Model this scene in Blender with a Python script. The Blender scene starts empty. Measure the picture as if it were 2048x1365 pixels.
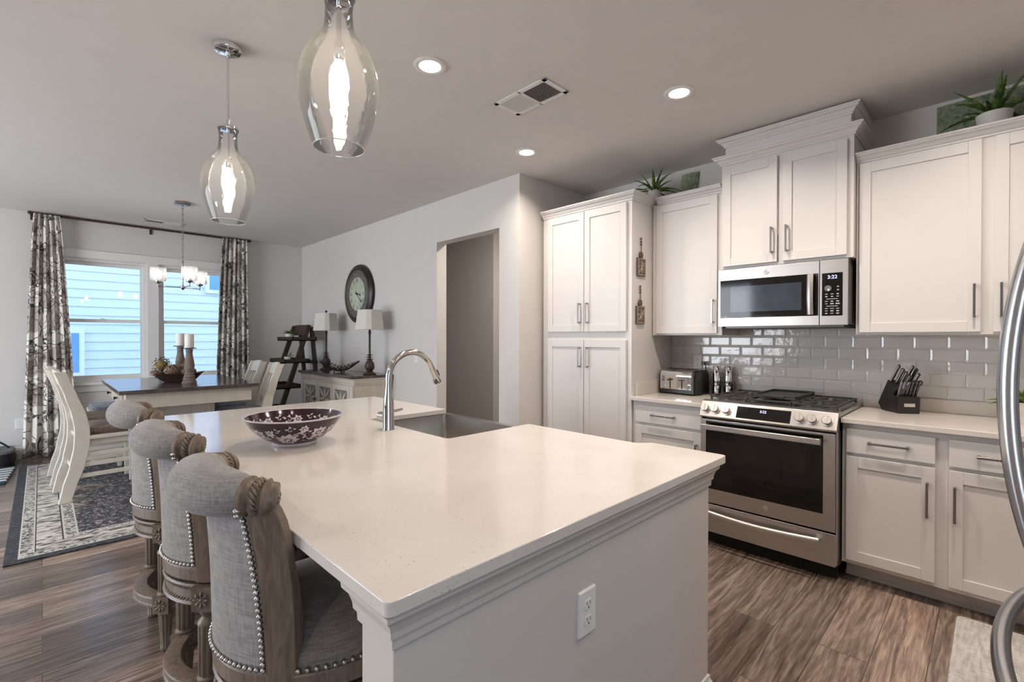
import bpy, math, random
from mathutils import Vector, Matrix
random.seed(7)
PI = math.pi
scn = bpy.context.scene
COL = scn.collection

# ------------------------------------------------------------------ camera, world, light, exposure
F_PX, YAW, PITCH, ROLL, CAM_H = 951.1439, 0.7903, -0.0065, 0.0019, 1.3517
def cam_basis():
    f0 = Vector((-math.sin(YAW), math.cos(YAW), 0)); r0 = Vector((math.cos(YAW), math.sin(YAW), 0)); u0 = Vector((0, 0, 1))
    fw = f0*math.cos(PITCH) + u0*math.sin(PITCH); up = -f0*math.sin(PITCH) + u0*math.cos(PITCH)
    r = r0*math.cos(ROLL) + up*math.sin(ROLL); up2 = -r0*math.sin(ROLL) + up*math.cos(ROLL)
    return fw, r, up2
cam = bpy.data.cameras.new('camera'); cam.sensor_width = 36; cam.lens = F_PX*36/2048; cam.clip_start = 0.05
co = bpy.data.objects.new('camera', cam); COL.objects.link(co)
_f, _r, _u = cam_basis()
co.matrix_world = Matrix(((_r.x, _u.x, -_f.x, 0), (_r.y, _u.y, -_f.y, 0), (_r.z, _u.z, -_f.z, CAM_H), (0, 0, 0, 1)))
scn.camera = co

scn.view_settings.view_transform = 'Standard'
scn.view_settings.look = 'None'
scn.view_settings.gamma = 1
scn.view_settings.use_curve_mapping = False
scn.view_settings.exposure = 0.18
try:
    scn.cycles.use_denoising = True
    scn.cycles.max_bounces = 10; scn.cycles.diffuse_bounces = 5; scn.cycles.glossy_bounces = 5
    scn.cycles.transmission_bounces = 6; scn.cycles.transparent_max_bounces = 16
    scn.cycles.caustics_reflective = False; scn.cycles.caustics_refractive = False
    scn.cycles.sample_clamp_indirect = 4.0
except Exception:
    pass

world = bpy.data.worlds.new('world'); scn.world = world; world.use_nodes = True
wn = world.node_tree.nodes; wl = world.node_tree.links
wn.clear()
w_out = wn.new('ShaderNodeOutputWorld'); w_bg = wn.new('ShaderNodeBackground')
w_geo = wn.new('ShaderNodeTexCoord'); w_sep = wn.new('ShaderNodeSeparateXYZ'); w_ramp = wn.new('ShaderNodeValToRGB')
w_ramp.color_ramp.elements[0].position = 0.45; w_ramp.color_ramp.elements[0].color = (0.42, 0.52, 0.62, 1)
w_ramp.color_ramp.elements[1].position = 0.9; w_ramp.color_ramp.elements[1].color = (0.36, 0.62, 1.0, 1)
w_mul = wn.new('ShaderNodeMath'); w_mul.operation = 'MULTIPLY_ADD'; w_mul.inputs[1].default_value = 0.5; w_mul.inputs[2].default_value = 0.5
wl.new(w_geo.outputs['Generated'], w_sep.inputs[0]); wl.new(w_sep.outputs['Z'], w_mul.inputs[0])
wl.new(w_mul.outputs[0], w_ramp.inputs[0]); wl.new(w_ramp.outputs[0], w_bg.inputs[0])
w_bg.inputs[1].default_value = 3.9
wl.new(w_bg.outputs[0], w_out.inputs[0])

def area(name, loc, rot, sx, sy, power, color, spread=PI, shape='RECTANGLE'):
    l = bpy.data.lights.new(name, 'AREA'); l.shape = shape; l.size = sx; l.size_y = sy
    l.energy = power; l.color = color; l.spread = spread
    o = bpy.data.objects.new(name, l); o.location = loc; o.rotation_euler = rot; COL.objects.link(o); return o
# added area light filling the room from an assumed opening behind the camera
area('added_room_fill', (-4.6, -3.55, 1.30), (math.radians(96), 0, 0), 3.0, 2.3, 128, (0.98, 0.985, 1.0))

# ------------------------------------------------------------------ node helpers and materials
class NT:
    def __init__(s, m): s.n = m.node_tree.nodes; s.l = m.node_tree.links
    def new(s, t, **kw):
        x = s.n.new(t)
        for k, v in kw.items(): setattr(x, k, v)
        return x
    def link(s, a, b): s.l.new(a, b)
    def math(s, op, a, b=None, c=None, clamp=False):
        x = s.new('ShaderNodeMath', operation=op); x.use_clamp = clamp
        for i, v in enumerate((a, b, c)):
            if v is None: continue
            if isinstance(v, (int, float)): x.inputs[i].default_value = v
            else: s.link(v, x.inputs[i])
        return x.outputs[0]
    def mix(s, fac, a, b):
        x = s.new('ShaderNodeMix', data_type='RGBA')
        for sock, v in ((x.inputs['Factor'], fac), (x.inputs[6], a), (x.inputs[7], b)):
            if isinstance(v, (int, float)): sock.default_value = v
            elif isinstance(v, tuple): sock.default_value = v if len(v) == 4 else (*v, 1)
            else: s.link(v, sock)
        return x.outputs[2]
    def ramp(s, fac, stops, interp='LINEAR'):
        x = s.new('ShaderNodeValToRGB'); cr = x.color_ramp; cr.interpolation = interp
        while len(cr.elements) < len(stops): cr.elements.new(0.5)
        for e, (p, c) in zip(cr.elements, stops):
            e.position = p; e.color = (c, c, c, 1) if isinstance(c, (int, float)) else (*c[:3], 1)
        s.link(fac, x.inputs[0]); return x.outputs[0]
    def coords(s, kind='Object', scale=(1, 1, 1), loc=(0, 0, 0), rot=(0, 0, 0)):
        t = s.new('ShaderNodeTexCoord'); m = s.new('ShaderNodeMapping')
        m.inputs['Scale'].default_value = scale; m.inputs['Location'].default_value = loc; m.inputs['Rotation'].default_value = rot
        s.link(t.outputs[kind], m.inputs[0]); return m.outputs[0]
    def noise(s, vec, scale, detail=3, rough=0.5, dist=0.0):
        x = s.new('ShaderNodeTexNoise'); x.inputs['Scale'].default_value = scale; x.inputs['Detail'].default_value = detail
        x.inputs['Roughness'].default_value = rough; x.inputs['Distortion'].default_value = dist
        s.link(vec, x.inputs['Vector']); return x
    def voronoi(s, vec, scale, feature='F1', rnd=1.0):
        x = s.new('ShaderNodeTexVoronoi', feature=feature); x.inputs['Scale'].default_value = scale
        x.inputs['Randomness'].default_value = rnd; s.link(vec, x.inputs['Vector']); return x
    def bump(s, h, strength, dist=0.01):
        x = s.new('ShaderNodeBump'); x.inputs['Strength'].default_value = strength; x.inputs['Distance'].default_value = dist
        s.link(h, x.inputs['Height']); return x.outputs[0]
def newmat(name):
    m = bpy.data.materials.new(name); m.use_nodes = True
    t = NT(m); b = t.n['Principled BSDF']; return m, t, b
def simple(name, col, rough=0.5, metal=0.0, var=0.04, scale=8, spec=None, bump=0.0, bscale=60, coat=0.0, sheen=0.0):
    m, t, b = newmat(name)
    v = t.coords(); n = t.noise(v, scale, 3)
    dk = tuple(max(0, c*(1-var)) for c in col); lt = tuple(min(1, c*(1+var)) for c in col)
    t.link(t.ramp(n.outputs['Fac'], ((0.3, dk), (0.7, lt))), b.inputs['Base Color'])
    b.inputs['Roughness'].default_value = rough; b.inputs['Metallic'].default_value = metal
    if spec is not None: b.inputs['Specular IOR Level'].default_value = spec
    if coat: b.inputs['Coat Weight'].default_value = coat
    if sheen: b.inputs['Sheen Weight'].default_value = sheen
    if bump:
        t.link(t.bump(t.noise(v, bscale, 2).outputs['Fac'], bump, 0.002), b.inputs['Normal'])
    return m
def emis(name, col, strength):
    m, t, b = newmat(name); b.inputs['Base Color'].default_value = (*col, 1)
    b.inputs['Emission Color'].default_value = (*col, 1); b.inputs['Emission Strength'].default_value = strength; return m
def thin_glass(name, tint=(1, 1, 1), rough=0.0, ior=1.45, seeds=False, haze=0.0):
    m, t, b = newmat(name); t.n.remove(b)
    out = t.n['Material Output']; tr = t.new('ShaderNodeBsdfTransparent'); gl = t.new('ShaderNodeBsdfGlossy')
    tr.inputs[0].default_value = (*tint, 1); gl.inputs['Roughness'].default_value = rough
    lw = t.new('ShaderNodeFresnel'); lw.inputs[0].default_value = ior
    mx = t.new('ShaderNodeMixShader'); t.link(lw.outputs[0], mx.inputs[0]); t.link(tr.outputs[0], mx.inputs[1]); t.link(gl.outputs[0], mx.inputs[2])
    if seeds:
        v = t.coords(scale=(1, 1, 0.5)); n = t.noise(v, 24, 2); t.link(t.bump(n.outputs['Fac'], 0.15, 0.01), gl.inputs['Normal'])
    last = mx
    if haze:
        tl = t.new('ShaderNodeBsdfTranslucent'); tl.inputs[0].default_value = (1, 0.98, 0.95, 1)
        m2 = t.new('ShaderNodeMixShader'); m2.inputs[0].default_value = haze
        t.link(mx.outputs[0], m2.inputs[1]); t.link(tl.outputs[0], m2.inputs[2]); last = m2
    t.link(last.outputs[0], out.inputs[0]); return m
def brushed(name, col, rough=0.28, axis=(1, 1, 60), strength=0.05):
    m, t, b = newmat(name)
    v = t.coords(scale=axis); n = t.noise(v, 30, 3)
    t.link(t.ramp(n.outputs['Fac'], ((0.3, tuple(c*0.9 for c in col)), (0.7, col))), b.inputs['Base Color'])
    b.inputs['Metallic'].default_value = 1; b.inputs['Roughness'].default_value = rough
    t.link(t.bump(n.outputs['Fac'], strength, 0.001), b.inputs['Normal']); return m

M = {}
M['wall'] = simple('wall_paint', (0.64, 0.612, 0.585), 0.75, var=0.015, bump=0.05, bscale=250)
M['ceil'] = simple('ceiling_paint', (0.69, 0.655, 0.625), 0.9, var=0.015, bump=0.1, bscale=180)
M['cab'] = simple('cabinet_white_paint', (0.68, 0.652, 0.63), 0.38, var=0.012)
M['trim'] = simple('trim_white_paint', (0.76, 0.745, 0.73), 0.4, var=0.01)
M['island'] = simple('island_paint', (0.62, 0.575, 0.532), 0.5, var=0.012)
M['nickel'] = brushed('brushed_nickel', (0.38, 0.35, 0.33), 0.25)
M['chrome'] = simple('chrome', (0.80, 0.80, 0.81), 0.06, 1.0, var=0.01)
M['steel'] = brushed('stainless_steel', (0.60, 0.572, 0.55), 0.30, axis=(1, 1, 70))
M['steelv'] = brushed('stainless_steel_fridge', (0.56, 0.56, 0.57), 0.22, axis=(60, 60, 1))
M['sink'] = brushed('sink_steel', (0.50, 0.47, 0.43), 0.3, axis=(40, 1, 1))
M['blackglass'] = simple('black_glass', (0.008, 0.007, 0.007), 0.05, var=0.1, spec=0.4)
M['ovenwin'] = simple('oven_window', (0.013, 0.010, 0.010), 0.04, var=0.1, spec=0.4)
M['micwin'] = simple('microwave_window', (0.045, 0.055, 0.075), 0.08, var=0.15, spec=0.5)
M['iron'] = simple('cast_iron', (0.035, 0.032, 0.030), 0.55, var=0.2, bump=0.2)
M['blackpl'] = simple('black_plastic', (0.015, 0.014, 0.014), 0.35, var=0.2)
M['blackmetal'] = simple('black_metal', (0.02, 0.018, 0.017), 0.4, 0.4, var=0.2)
M['plate'] = simple('outlet_plastic', (0.78, 0.76, 0.74), 0.35, var=0.01)
M['slot'] = simple('outlet_slot', (0.03, 0.03, 0.03), 0.6)
M['bulb'] = emis('warm_bulb', (1.0, 0.86, 0.66), 45)
M['bulb2'] = emis('chandelier_bulb', (1.0, 0.93, 0.85), 22)
M['can'] = emis('downlight_lens', (1.0, 0.93, 0.84), 7)
M['digits'] = emis('display_digits', (0.55, 0.62, 1.0), 1.6)
M['print'] = simple('panel_print', (0.55, 0.55, 0.56), 0.5)
M['glass'] = thin_glass('window_glass')
M['pglass'] = thin_glass('pendant_glass', seeds=True, haze=0.055)
M['sglass'] = thin_glass('chandelier_glass', (1, 1, 1), haze=0.12)
M['candle'] = simple('candle_wax', (0.82, 0.79, 0.74), 0.5, var=0.02)
M['shade'] = simple('linen_shade', (0.66, 0.62, 0.57), 0.85, var=0.04, scale=60)
M['bronze'] = simple('dark_bronze', (0.055, 0.035, 0.028), 0.45, 0.3, var=0.3, scale=30)
M['ladder'] = simple('espresso_wood', (0.045, 0.028, 0.02), 0.45, var=0.3, scale=12)
M['knifeblk'] = simple('black_stained_wood', (0.014, 0.012, 0.011), 0.4, var=0.2)
M['ceramic'] = simple('white_ceramic', (0.70, 0.68, 0.65), 0.45, var=0.05, bump=0.4, bscale=90)
M['pot'] = simple('concrete_pot', (0.66, 0.61, 0.56), 0.7, var=0.12, scale=25)
M['purple'] = simple('purple_glaze', (0.026, 0.006, 0.016), 0.12, var=0.4, scale=14, coat=0.25)
M['glazew'] = simple('white_glaze', (0.62, 0.55, 0.58), 0.12, var=0.1, scale=40, coat=0.4)
M['soil'] = simple('dark_soil', (0.03, 0.02, 0.015), 0.9)
M['nail'] = simple('nailhead_metal', (0.42, 0.39, 0.36), 0.22, 1.0, var=0.15, scale=40)
M['screen'] = simple('clock_hand_black', (0.012, 0.012, 0.012), 0.4)
M['black'] = simple('soot_black', (0.006, 0.006, 0.006), 0.8)
M['blackcloth'] = simple('black_canvas', (0.012, 0.012, 0.014), 0.85, var=0.3, scale=40)
M['grey'] = simple('grey_plush', (0.12, 0.12, 0.12), 0.95, var=0.3, scale=60)
M['emblem'] = simple('emblem_metal', (0.72, 0.69, 0.66), 0.2, 1.0, var=0.1)

def leafmat(name, c1, c2):
    m, t, b = newmat(name); v = t.coords(); n = t.noise(v, 26, 3)
    t.link(t.ramp(n.outputs['Fac'], ((0.3, c1), (0.7, c2))), b.inputs['Base Color']); b.inputs['Roughness'].default_value = 0.4; return m
M['leaf'] = leafmat('agave_leaf', (0.025, 0.062, 0.012), (0.15, 0.24, 0.035))
M['leafd'] = leafmat('dark_aloe_leaf', (0.018, 0.045, 0.014), (0.10, 0.175, 0.03))
M['leafb'] = leafmat('bright_succulent_leaf', (0.04, 0.13, 0.012), (0.20, 0.30, 0.03))

def wood(name, c_dk, c_lt, scale=(1, 1, 1), rough=0.45, grain=1.0, coat=0.0, gs=9):
    m, t, b = newmat(name); v = t.coords(scale=scale)
    n = t.noise(v, gs, 5, 0.6, 1.2*grain); t.link(t.ramp(n.outputs['Fac'], ((0.32, c_dk), (0.68, c_lt))), b.inputs['Base Color'])
    b.inputs['Roughness'].default_value = rough
    if coat: b.inputs['Coat Weight'].default_value = coat; b.inputs['Coat Roughness'].default_value = 0.12
    t.link(t.bump(n.outputs['Fac'], 0.1, 0.002), b.inputs['Normal']); return m
M['stoolwood'] = wood('weathered_taupe_wood', (0.108, 0.077, 0.054), (0.215, 0.158, 0.115), (6, 6, 1), 0.42)
M['stooldark'] = wood('weathered_taupe_carving', (0.10, 0.072, 0.05), (0.26, 0.20, 0.145), (4, 4, 4), 0.45, gs=30)
M['tabletop'] = wood('dark_plank_tabletop', (0.055, 0.042, 0.042), (0.13, 0.10, 0.095), (8, 1, 1), 0.14, gs=5)
M['cream'] = simple('distressed_cream_paint', (0.60, 0.545, 0.47), 0.45, var=0.06, scale=14)
M['chairw'] = simple('antique_white_paint', (0.66, 0.62, 0.54), 0.4, var=0.05, scale=14)
M['candlewood'] = wood('weathered_turned_wood', (0.11, 0.075, 0.058), (0.30, 0.235, 0.195), (2, 2, 14), 0.75, gs=8)
M['doughbowl'] = wood('dark_dough_bowl', (0.03, 0.018, 0.014), (0.09, 0.05, 0.035), (3, 3, 3), 0.35)
M['twig'] = wood('dried_twigs', (0.10, 0.055, 0.035), (0.42, 0.30, 0.22), (1, 1, 1), 0.85, gs=40)
M['moss'] = wood('dried_moss', (0.10, 0.065, 0.02), (0.34, 0.25, 0.09), (1, 1, 1), 0.9, gs=45)
M['plaque'] = wood('carved_plaque_wood', (0.06, 0.042, 0.033), (0.17, 0.125, 0.10), (1, 1, 1), 0.6, gs=30)
M['plaquel'] = wood('carved_plaque_relief', (0.26, 0.19, 0.15), (0.50, 0.40, 0.33), (1, 1, 1), 0.6, gs=30)
M['dial'] = wood('aged_clock_dial', (0.36, 0.38, 0.29), (0.56, 0.58, 0.47), (1, 1, 1), 0.5, gs=6)
M['clockring'] = wood('verdigris_clock_ring', (0.035, 0.032, 0.028), (0.20, 0.185, 0.16), (1, 1, 1), 0.5, gs=38)
M['clockframe'] = simple('clock_frame_brown', (0.018, 0.012, 0.010), 0.3, var=0.4, scale=20)

def fabric(name, c1, c2, weave=900, rough=0.9, streak=6):
    m, t, b = newmat(name)
    v1 = t.coords(scale=(1, 1, 0.06)); v2 = t.coords(scale=(0.06, 0.06, 1))
    n1 = t.noise(v1, weave*0.35, 2); n2 = t.noise(v2, weave*0.35, 2); n3 = t.noise(t.coords(), streak, 3)
    a = t.math('ADD', n1.outputs['Fac'], n2.outputs['Fac']); a = t.math('MULTIPLY_ADD', a, 0.5, t.math('MULTIPLY_ADD', n3.outputs['Fac'], 0.2, -0.1))
    t.link(t.ramp(a, ((0.38, c1), (0.62, c2))), b.inputs['Base Color']); b.inputs['Roughness'].default_value = rough
    b.inputs['Sheen Weight'].default_value = 0.15
    t.link(t.bump(a, 0.35, 0.0015), b.inputs['Normal']); return m
M['linen'] = fabric('grey_linen', (0.20, 0.187, 0.18), (0.34, 0.322, 0.31))
M['seatlinen_shaded'] = fabric('grey_linen_shaded', (0.135, 0.110, 0.096), (0.235, 0.198, 0.178))  # same linen as the back, the seat's shadow put into a browner colour
M['cushbrown'] = fabric('brown_suede', (0.10, 0.062, 0.045), (0.24, 0.175, 0.14), 300)
M['cushblue'] = fabric('slate_cushion', (0.13, 0.14, 0.17), (0.24, 0.25, 0.29), 300)

def m_quartz():
    m, t, b = newmat('speckled_quartz'); v = t.coords()
    base = t.ramp(t.noise(v, 5, 3).outputs['Fac'], ((0.3, (0.67, 0.622, 0.578)), (0.7, (0.715, 0.668, 0.622))))
    vo = t.voronoi(v, 95); pk = t.noise(v, 13, 2)
    thr = t.math('MULTIPLY_ADD', pk.outputs['Fac'], 0.36, -0.055)
    spk = t.math('LESS_THAN', vo.outputs['Distance'], thr)
    rnd = t.new('ShaderNodeSeparateColor'); t.link(vo.outputs['Color'], rnd.inputs[0])
    spk = t.math('MULTIPLY', spk, t.math('GREATER_THAN', rnd.outputs[0], 0.58))
    col = t.mix(spk, base, t.mix(rnd.outputs[1], (0.34, 0.26, 0.20), (0.50, 0.42, 0.35)))
    vo2 = t.voronoi(v, 60); r2 = t.new('ShaderNodeSeparateColor'); t.link(vo2.outputs['Color'], r2.inputs[0])
    s2 = t.math('MULTIPLY', t.math('LESS_THAN', vo2.outputs['Distance'], 0.13), t.math('GREATER_THAN', r2.outputs[0], 0.7))
    col = t.mix(s2, col, (0.80, 0.76, 0.71))
    t.link(col, b.inputs['Base Color']); b.inputs['Roughness'].default_value = 0.12; b.inputs['Specular IOR Level'].default_value = 0.5
    return m
M['quartz'] = m_quartz()

def m_floor():
    m, t, b = newmat('wood_plank_floor')
    tc = t.new('ShaderNodeTexCoord'); sp = t.new('ShaderNodeSeparateXYZ'); t.link(tc.outputs['Object'], sp.inputs[0])
    cb = t.new('ShaderNodeCombineXYZ'); t.link(sp.outputs['Y'], cb.inputs['X']); t.link(sp.outputs['X'], cb.inputs['Y'])
    br = t.new('ShaderNodeTexBrick'); br.offset = 0.37; br.offset_frequency = 2
    t.link(cb.outputs[0], br.inputs['Vector'])
    br.inputs['Color1'].default_value = (0, 0, 0, 1); br.inputs['Color2'].default_value = (1, 1, 1, 1); br.inputs['Mortar'].default_value = (0.5, 0.5, 0.5, 1)
    br.inputs['Scale'].default_value = 1; br.inputs['Mortar Size'].default_value = 0.0018; br.inputs['Mortar Smooth'].default_value = 0.2
    br.inputs['Brick Width'].default_value = 1.22; br.inputs['Row Height'].default_value = 0.178; br.inputs['Bias'].default_value = 0
    rnd = t.new('ShaderNodeSeparateColor'); t.link(br.outputs['Color'], rnd.inputs[0])
    # per plank offset of the grain
    off = t.new('ShaderNodeCombineXYZ'); t.link(t.math('MULTIPLY', rnd.outputs[0], 37.0), off.inputs['X']); t.link(t.math('MULTIPLY', rnd.outputs[0], 11.0), off.inputs['Y'])
    add = t.new('ShaderNodeVectorMath', operation='ADD'); t.link(tc.outputs['Object'], add.inputs[0]); t.link(off.outputs[0], add.inputs[1])
    mp = t.new('ShaderNodeMapping'); mp.inputs['Scale'].default_value = (13.0, 1.0, 1); t.link(add.outputs[0], mp.inputs[0])
    g = t.noise(mp.outputs[0], 1.5, 6, 0.68, 2.2)
    mp2 = t.new('ShaderNodeMapping'); mp2.inputs['Scale'].default_value = (90, 2.0, 1); t.link(add.outputs[0], mp2.inputs[0])
    g2 = t.noise(mp2.outputs[0], 2.2, 5, 0.65, 0.8)
    mp3 = t.new('ShaderNodeMapping'); mp3.inputs['Scale'].default_value = (1.0, 0.13, 1); t.link(add.outputs[0], mp3.inputs[0])
    wv = t.new('ShaderNodeTexWave', wave_type='BANDS', bands_direction='X'); wv.inputs['Scale'].default_value = 9; wv.inputs['Distortion'].default_value = 14
    wv.inputs['Detail'].default_value = 3; wv.inputs['Detail Scale'].default_value = 1.4; wv.inputs['Detail Roughness'].default_value = 0.6; t.link(mp3.outputs[0], wv.inputs['Vector'])
    f = t.math('MULTIPLY_ADD', g2.outputs['Fac'], 0.26, t.math('MULTIPLY_ADD', g.outputs['Fac'], 0.62, t.math('MULTIPLY', wv.outputs['Fac'], 0.07)))
    col0 = t.ramp(f, ((0.34, (0.066, 0.047, 0.038)), (0.44, (0.128, 0.092, 0.073)), (0.52, (0.205, 0.153, 0.123)), (0.66, (0.33, 0.262, 0.217))))
    mp4 = t.new('ShaderNodeMapping'); mp4.inputs['Scale'].default_value = (4.0, 1.1, 1); t.link(add.outputs[0], mp4.inputs[0])
    kn = t.noise(mp4.outputs[0], 1.7, 3, 0.6, 0.8)
    col = t.mix(t.ramp(kn.outputs['Fac'], ((0.60, 0.0), (0.74, 0.6))), col0, (0.05, 0.035, 0.028))
    tone = t.ramp(rnd.outputs[0], ((0.0, (0.62, 0.60, 0.60)), (0.5, (1.08, 1.08, 1.08)), (1.0, (1.7, 1.66, 1.62))))
    mul = t.new('ShaderNodeMix', data_type='RGBA', blend_type='MULTIPLY'); mul.inputs['Factor'].default_value = 1
    t.link(col, mul.inputs[6]); t.link(tone, mul.inputs[7])
    c2 = t.mix(t.math('MULTIPLY', br.outputs['Fac'], 0.75), mul.outputs[2], (0.03, 0.02, 0.015))
    t.link(c2, b.inputs['Base Color'])
    t.link(t.ramp(f, ((0.3, 0.27), (0.7, 0.17))), b.inputs['Roughness']); b.inputs['Specular IOR Level'].default_value = 0.75
    h = t.math('MULTIPLY_ADD', br.outputs['Fac'], -1.0, t.math('MULTIPLY', f, 0.5))
    t.link(t.bump(h, 0.35, 0.003), b.inputs['Normal']); return m
M['floor'] = m_floor()

def m_rug(name, hx, hy):
    m, t, b = newmat(name)
    tc = t.new('ShaderNodeTexCoord'); sp = t.new('ShaderNodeSeparateXYZ'); t.link(tc.outputs['Object'], sp.inputs[0])
    ax = t.math('ABSOLUTE', sp.outputs['X']); ay = t.math('ABSOLUTE', sp.outputs['Y'])
    d = t.math('MINIMUM', t.math('SUBTRACT', hx, ax), t.math('SUBTRACT', hy, ay))
    v = tc.outputs['Object']
    n = t.noise(t.coords(scale=(1.0, 0.45, 1)), 16, 4, 0.6, 1.8)
    n2 = t.noise(v, 42, 3, 0.6, 0.8); n3 = t.noise(v, 2.2, 2)
    wv = t.new('ShaderNodeTexWave', wave_type='BANDS', bands_direction='X'); wv.inputs['Scale'].default_value = 5.5
    wv.inputs['Distortion'].default_value = 7; wv.inputs['Detail'].default_value = 3; wv.inputs['Detail Scale'].default_value = 2.0
    t.link(v, wv.inputs['Vector'])
    nb = t.noise(t.coords(scale=(1.0, 0.26, 1)), 30, 3, 0.55, 1.4)
    border = t.ramp(nb.outputs['Fac'], ((0.40, (0.045, 0.042, 0.042)), (0.46, (0.34, 0.32, 0.285)), (0.56, (0.58, 0.555, 0.505))))
    bw = t.new('ShaderNodeTexWave', wave_type='BANDS', bands_direction='DIAGONAL'); bw.inputs['Scale'].default_value = 11
    bw.inputs['Distortion'].default_value = 9; bw.inputs['Detail'].default_value = 2; t.link(v, bw.inputs['Vector'])
    guard = t.ramp(t.noise(t.coords(scale=(1.0, 0.7, 1)), 55, 2, 0.5, 1.0).outputs['Fac'], ((0.44, (0.05, 0.047, 0.05)), (0.52, (0.50, 0.48, 0.44))))
    fieldlight = t.ramp(n.outputs['Fac'], ((0.43, (0.055, 0.048, 0.045)), (0.50, (0.34, 0.29, 0.235)), (0.64, (0.50, 0.45, 0.38))))
    fielddark = t.ramp(n2.outputs['Fac'], ((0.42, (0.018, 0.020, 0.028)), (0.55, (0.085, 0.085, 0.095)), (0.68, (0.42, 0.40, 0.37))))
    field = t.mix(t.ramp(t.math('MULTIPLY_ADD', n3.outputs['Fac'], 0.9, t.math('MULTIPLY', d, 0.25)), ((0.40, 0.0), (0.50, 1.0))), fieldlight, fielddark)
    navy = t.ramp(n2.outputs['Fac'], ((0.4, (0.020, 0.024, 0.030)), (0.7, (0.070, 0.076, 0.086))))
    cream = (0.52, 0.50, 0.45)
    def band(lo): return t.math('GREATER_THAN', d, lo)
    c = navy
    for lo, cc in ((0.06, cream), (0.068, guard), (0.125, cream), (0.132, (0.04, 0.038, 0.038)), (0.138, border), (0.262, (0.04, 0.036, 0.035)), (0.27, cream), (0.28, guard), (0.335, cream), (0.345, field)):
        c = t.mix(band(lo), c, cc)
    t.link(c, b.inputs['Base Color']); b.inputs['Roughness'].default_value = 0.95
    t.link(t.bump(n2.outputs['Fac'], 0.5, 0.004), b.inputs['Normal']); return m
def m_curtain():
    m, t, b = newmat('floral_curtain_fabric')
    v = t.coords(kind='UV', scale=(1, 1, 1)); v0 = v
    nz = t.noise(v, 5, 3, 0.6)
    mixv = t.new('ShaderNodeVectorMath', operation='MULTIPLY_ADD'); t.link(nz.outputs['Color'], mixv.inputs[0])
    mixv.inputs[1].default_value = (0.12, 0.12, 0.12); t.link(v, mixv.inputs[2]); v = mixv.outputs[0]
    stems = t.math('LESS_THAN', t.voronoi(v, 5.0, 'DISTANCE_TO_EDGE').outputs['Distance'], 0.016)
    pet = t.voronoi(v, 15); sc = t.new('ShaderNodeSeparateColor'); t.link(pet.outputs['Color'], sc.inputs[0])
    blob = t.math('MULTIPLY', t.math('LESS_THAN', pet.outputs['Distance'], 0.42), t.math('GREATER_THAN', sc.outputs[0], 0.80))
    pet2 = t.voronoi(v, 6.0); s2 = t.new('ShaderNodeSeparateColor'); t.link(pet2.outputs['Color'], s2.inputs[0])
    ring = t.math('MULTIPLY', t.math('LESS_THAN', t.math('ABSOLUTE', t.math('SUBTRACT', t.math('FRACT', t.math('MULTIPLY', pet2.outputs['Distance'], 3.6)), 0.5)), 0.10), t.math('GREATER_THAN', s2.outputs[1], 0.4))
    outl = t.math('LESS_THAN', t.voronoi(v, 13, 'DISTANCE_TO_EDGE').outputs['Distance'], 0.028)
    outl = t.math('MULTIPLY', outl, t.math('GREATER_THAN', s2.outputs[0], 0.62))
    base = t.ramp(nz.outputs['Fac'], ((0.3, (0.68, 0.64, 0.585)), (0.7, (0.78, 0.74, 0.685))))
    rosy = t.mix(t.math('MULTIPLY', t.math('GREATER_THAN', s2.outputs[2], 0.62), 0.75), base, (0.30, 0.255, 0.225))
    dark = t.ramp(sc.outputs[1], ((0.0, (0.055, 0.05, 0.046)), (1.0, (0.17, 0.145, 0.125))))
    c = t.mix(t.math('MULTIPLY', ring, 0.85), rosy, (0.20, 0.18, 0.165)); c = t.mix(blob, c, dark); c = t.mix(outl, c, (0.10, 0.088, 0.08)); c = t.mix(stems, c, (0.05, 0.043, 0.04))
    t.link(c, b.inputs['Base Color']); b.inputs['Roughness'].default_value = 0.9
    t.link(t.bump(t.noise(v0, 300, 2).outputs['Fac'], 0.2, 0.001), b.inputs['Normal']); return m
M['curtain'] = m_curtain()
def m_mat():
    m, t, b = newmat('kitchen_mat_weave'); v = t.coords()
    n = t.noise(t.coords(scale=(1, 6, 1)), 30, 4, 0.6, 0.5); n2 = t.noise(t.coords(scale=(8, 1.2, 1)), 9, 4)
    f = t.math('MULTIPLY_ADD', n2.outputs['Fac'], 0.5, t.math('MULTIPLY', n.outputs['Fac'], 0.5))
    t.link(t.ramp(f, ((0.36, (0.30, 0.285, 0.28)), (0.5, (0.47, 0.45, 0.43)), (0.6, (0.60, 0.57, 0.545)))), b.inputs['Base Color']); b.inputs['Roughness'].default_value = 0.8
    t.link(t.bump(f, 0.3, 0.003), b.inputs['Normal']); return m
M['mat'] = m_mat()
def m_stripes():
    m, t, b = newmat('blue_striped_cloth'); tc = t.new('ShaderNodeTexCoord'); sp = t.new('ShaderNodeSeparateXYZ'); t.link(tc.outputs['Object'], sp.inputs[0])
    s = t.math('FRACT', t.math('MULTIPLY', sp.outputs['X'], 9.5)); 
    t.link(t.ramp(s, ((0.0, (0.035, 0.06, 0.085)), (0.42, (0.035, 0.06, 0.085)), (0.46, (0.62, 0.64, 0.64)), (1.0, (0.62, 0.64, 0.64))), 'LINEAR'), b.inputs['Base Color'])
    b.inputs['Roughness'].default_value = 0.9; return m
M['stripes'] = m_stripes()
def m_siding():
    m, t, b = newmat('pale_lap_siding'); v = t.coords(); n = t.noise(t.coords(scale=(1, 0.6, 9)), 5, 3)
    t.link(t.ramp(n.outputs['Fac'], ((0.3, (0.60, 0.63, 0.66)), (0.7, (0.68, 0.70, 0.72)))), b.inputs['Base Color']); b.inputs['Roughness'].default_value = 0.7; return m
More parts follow.
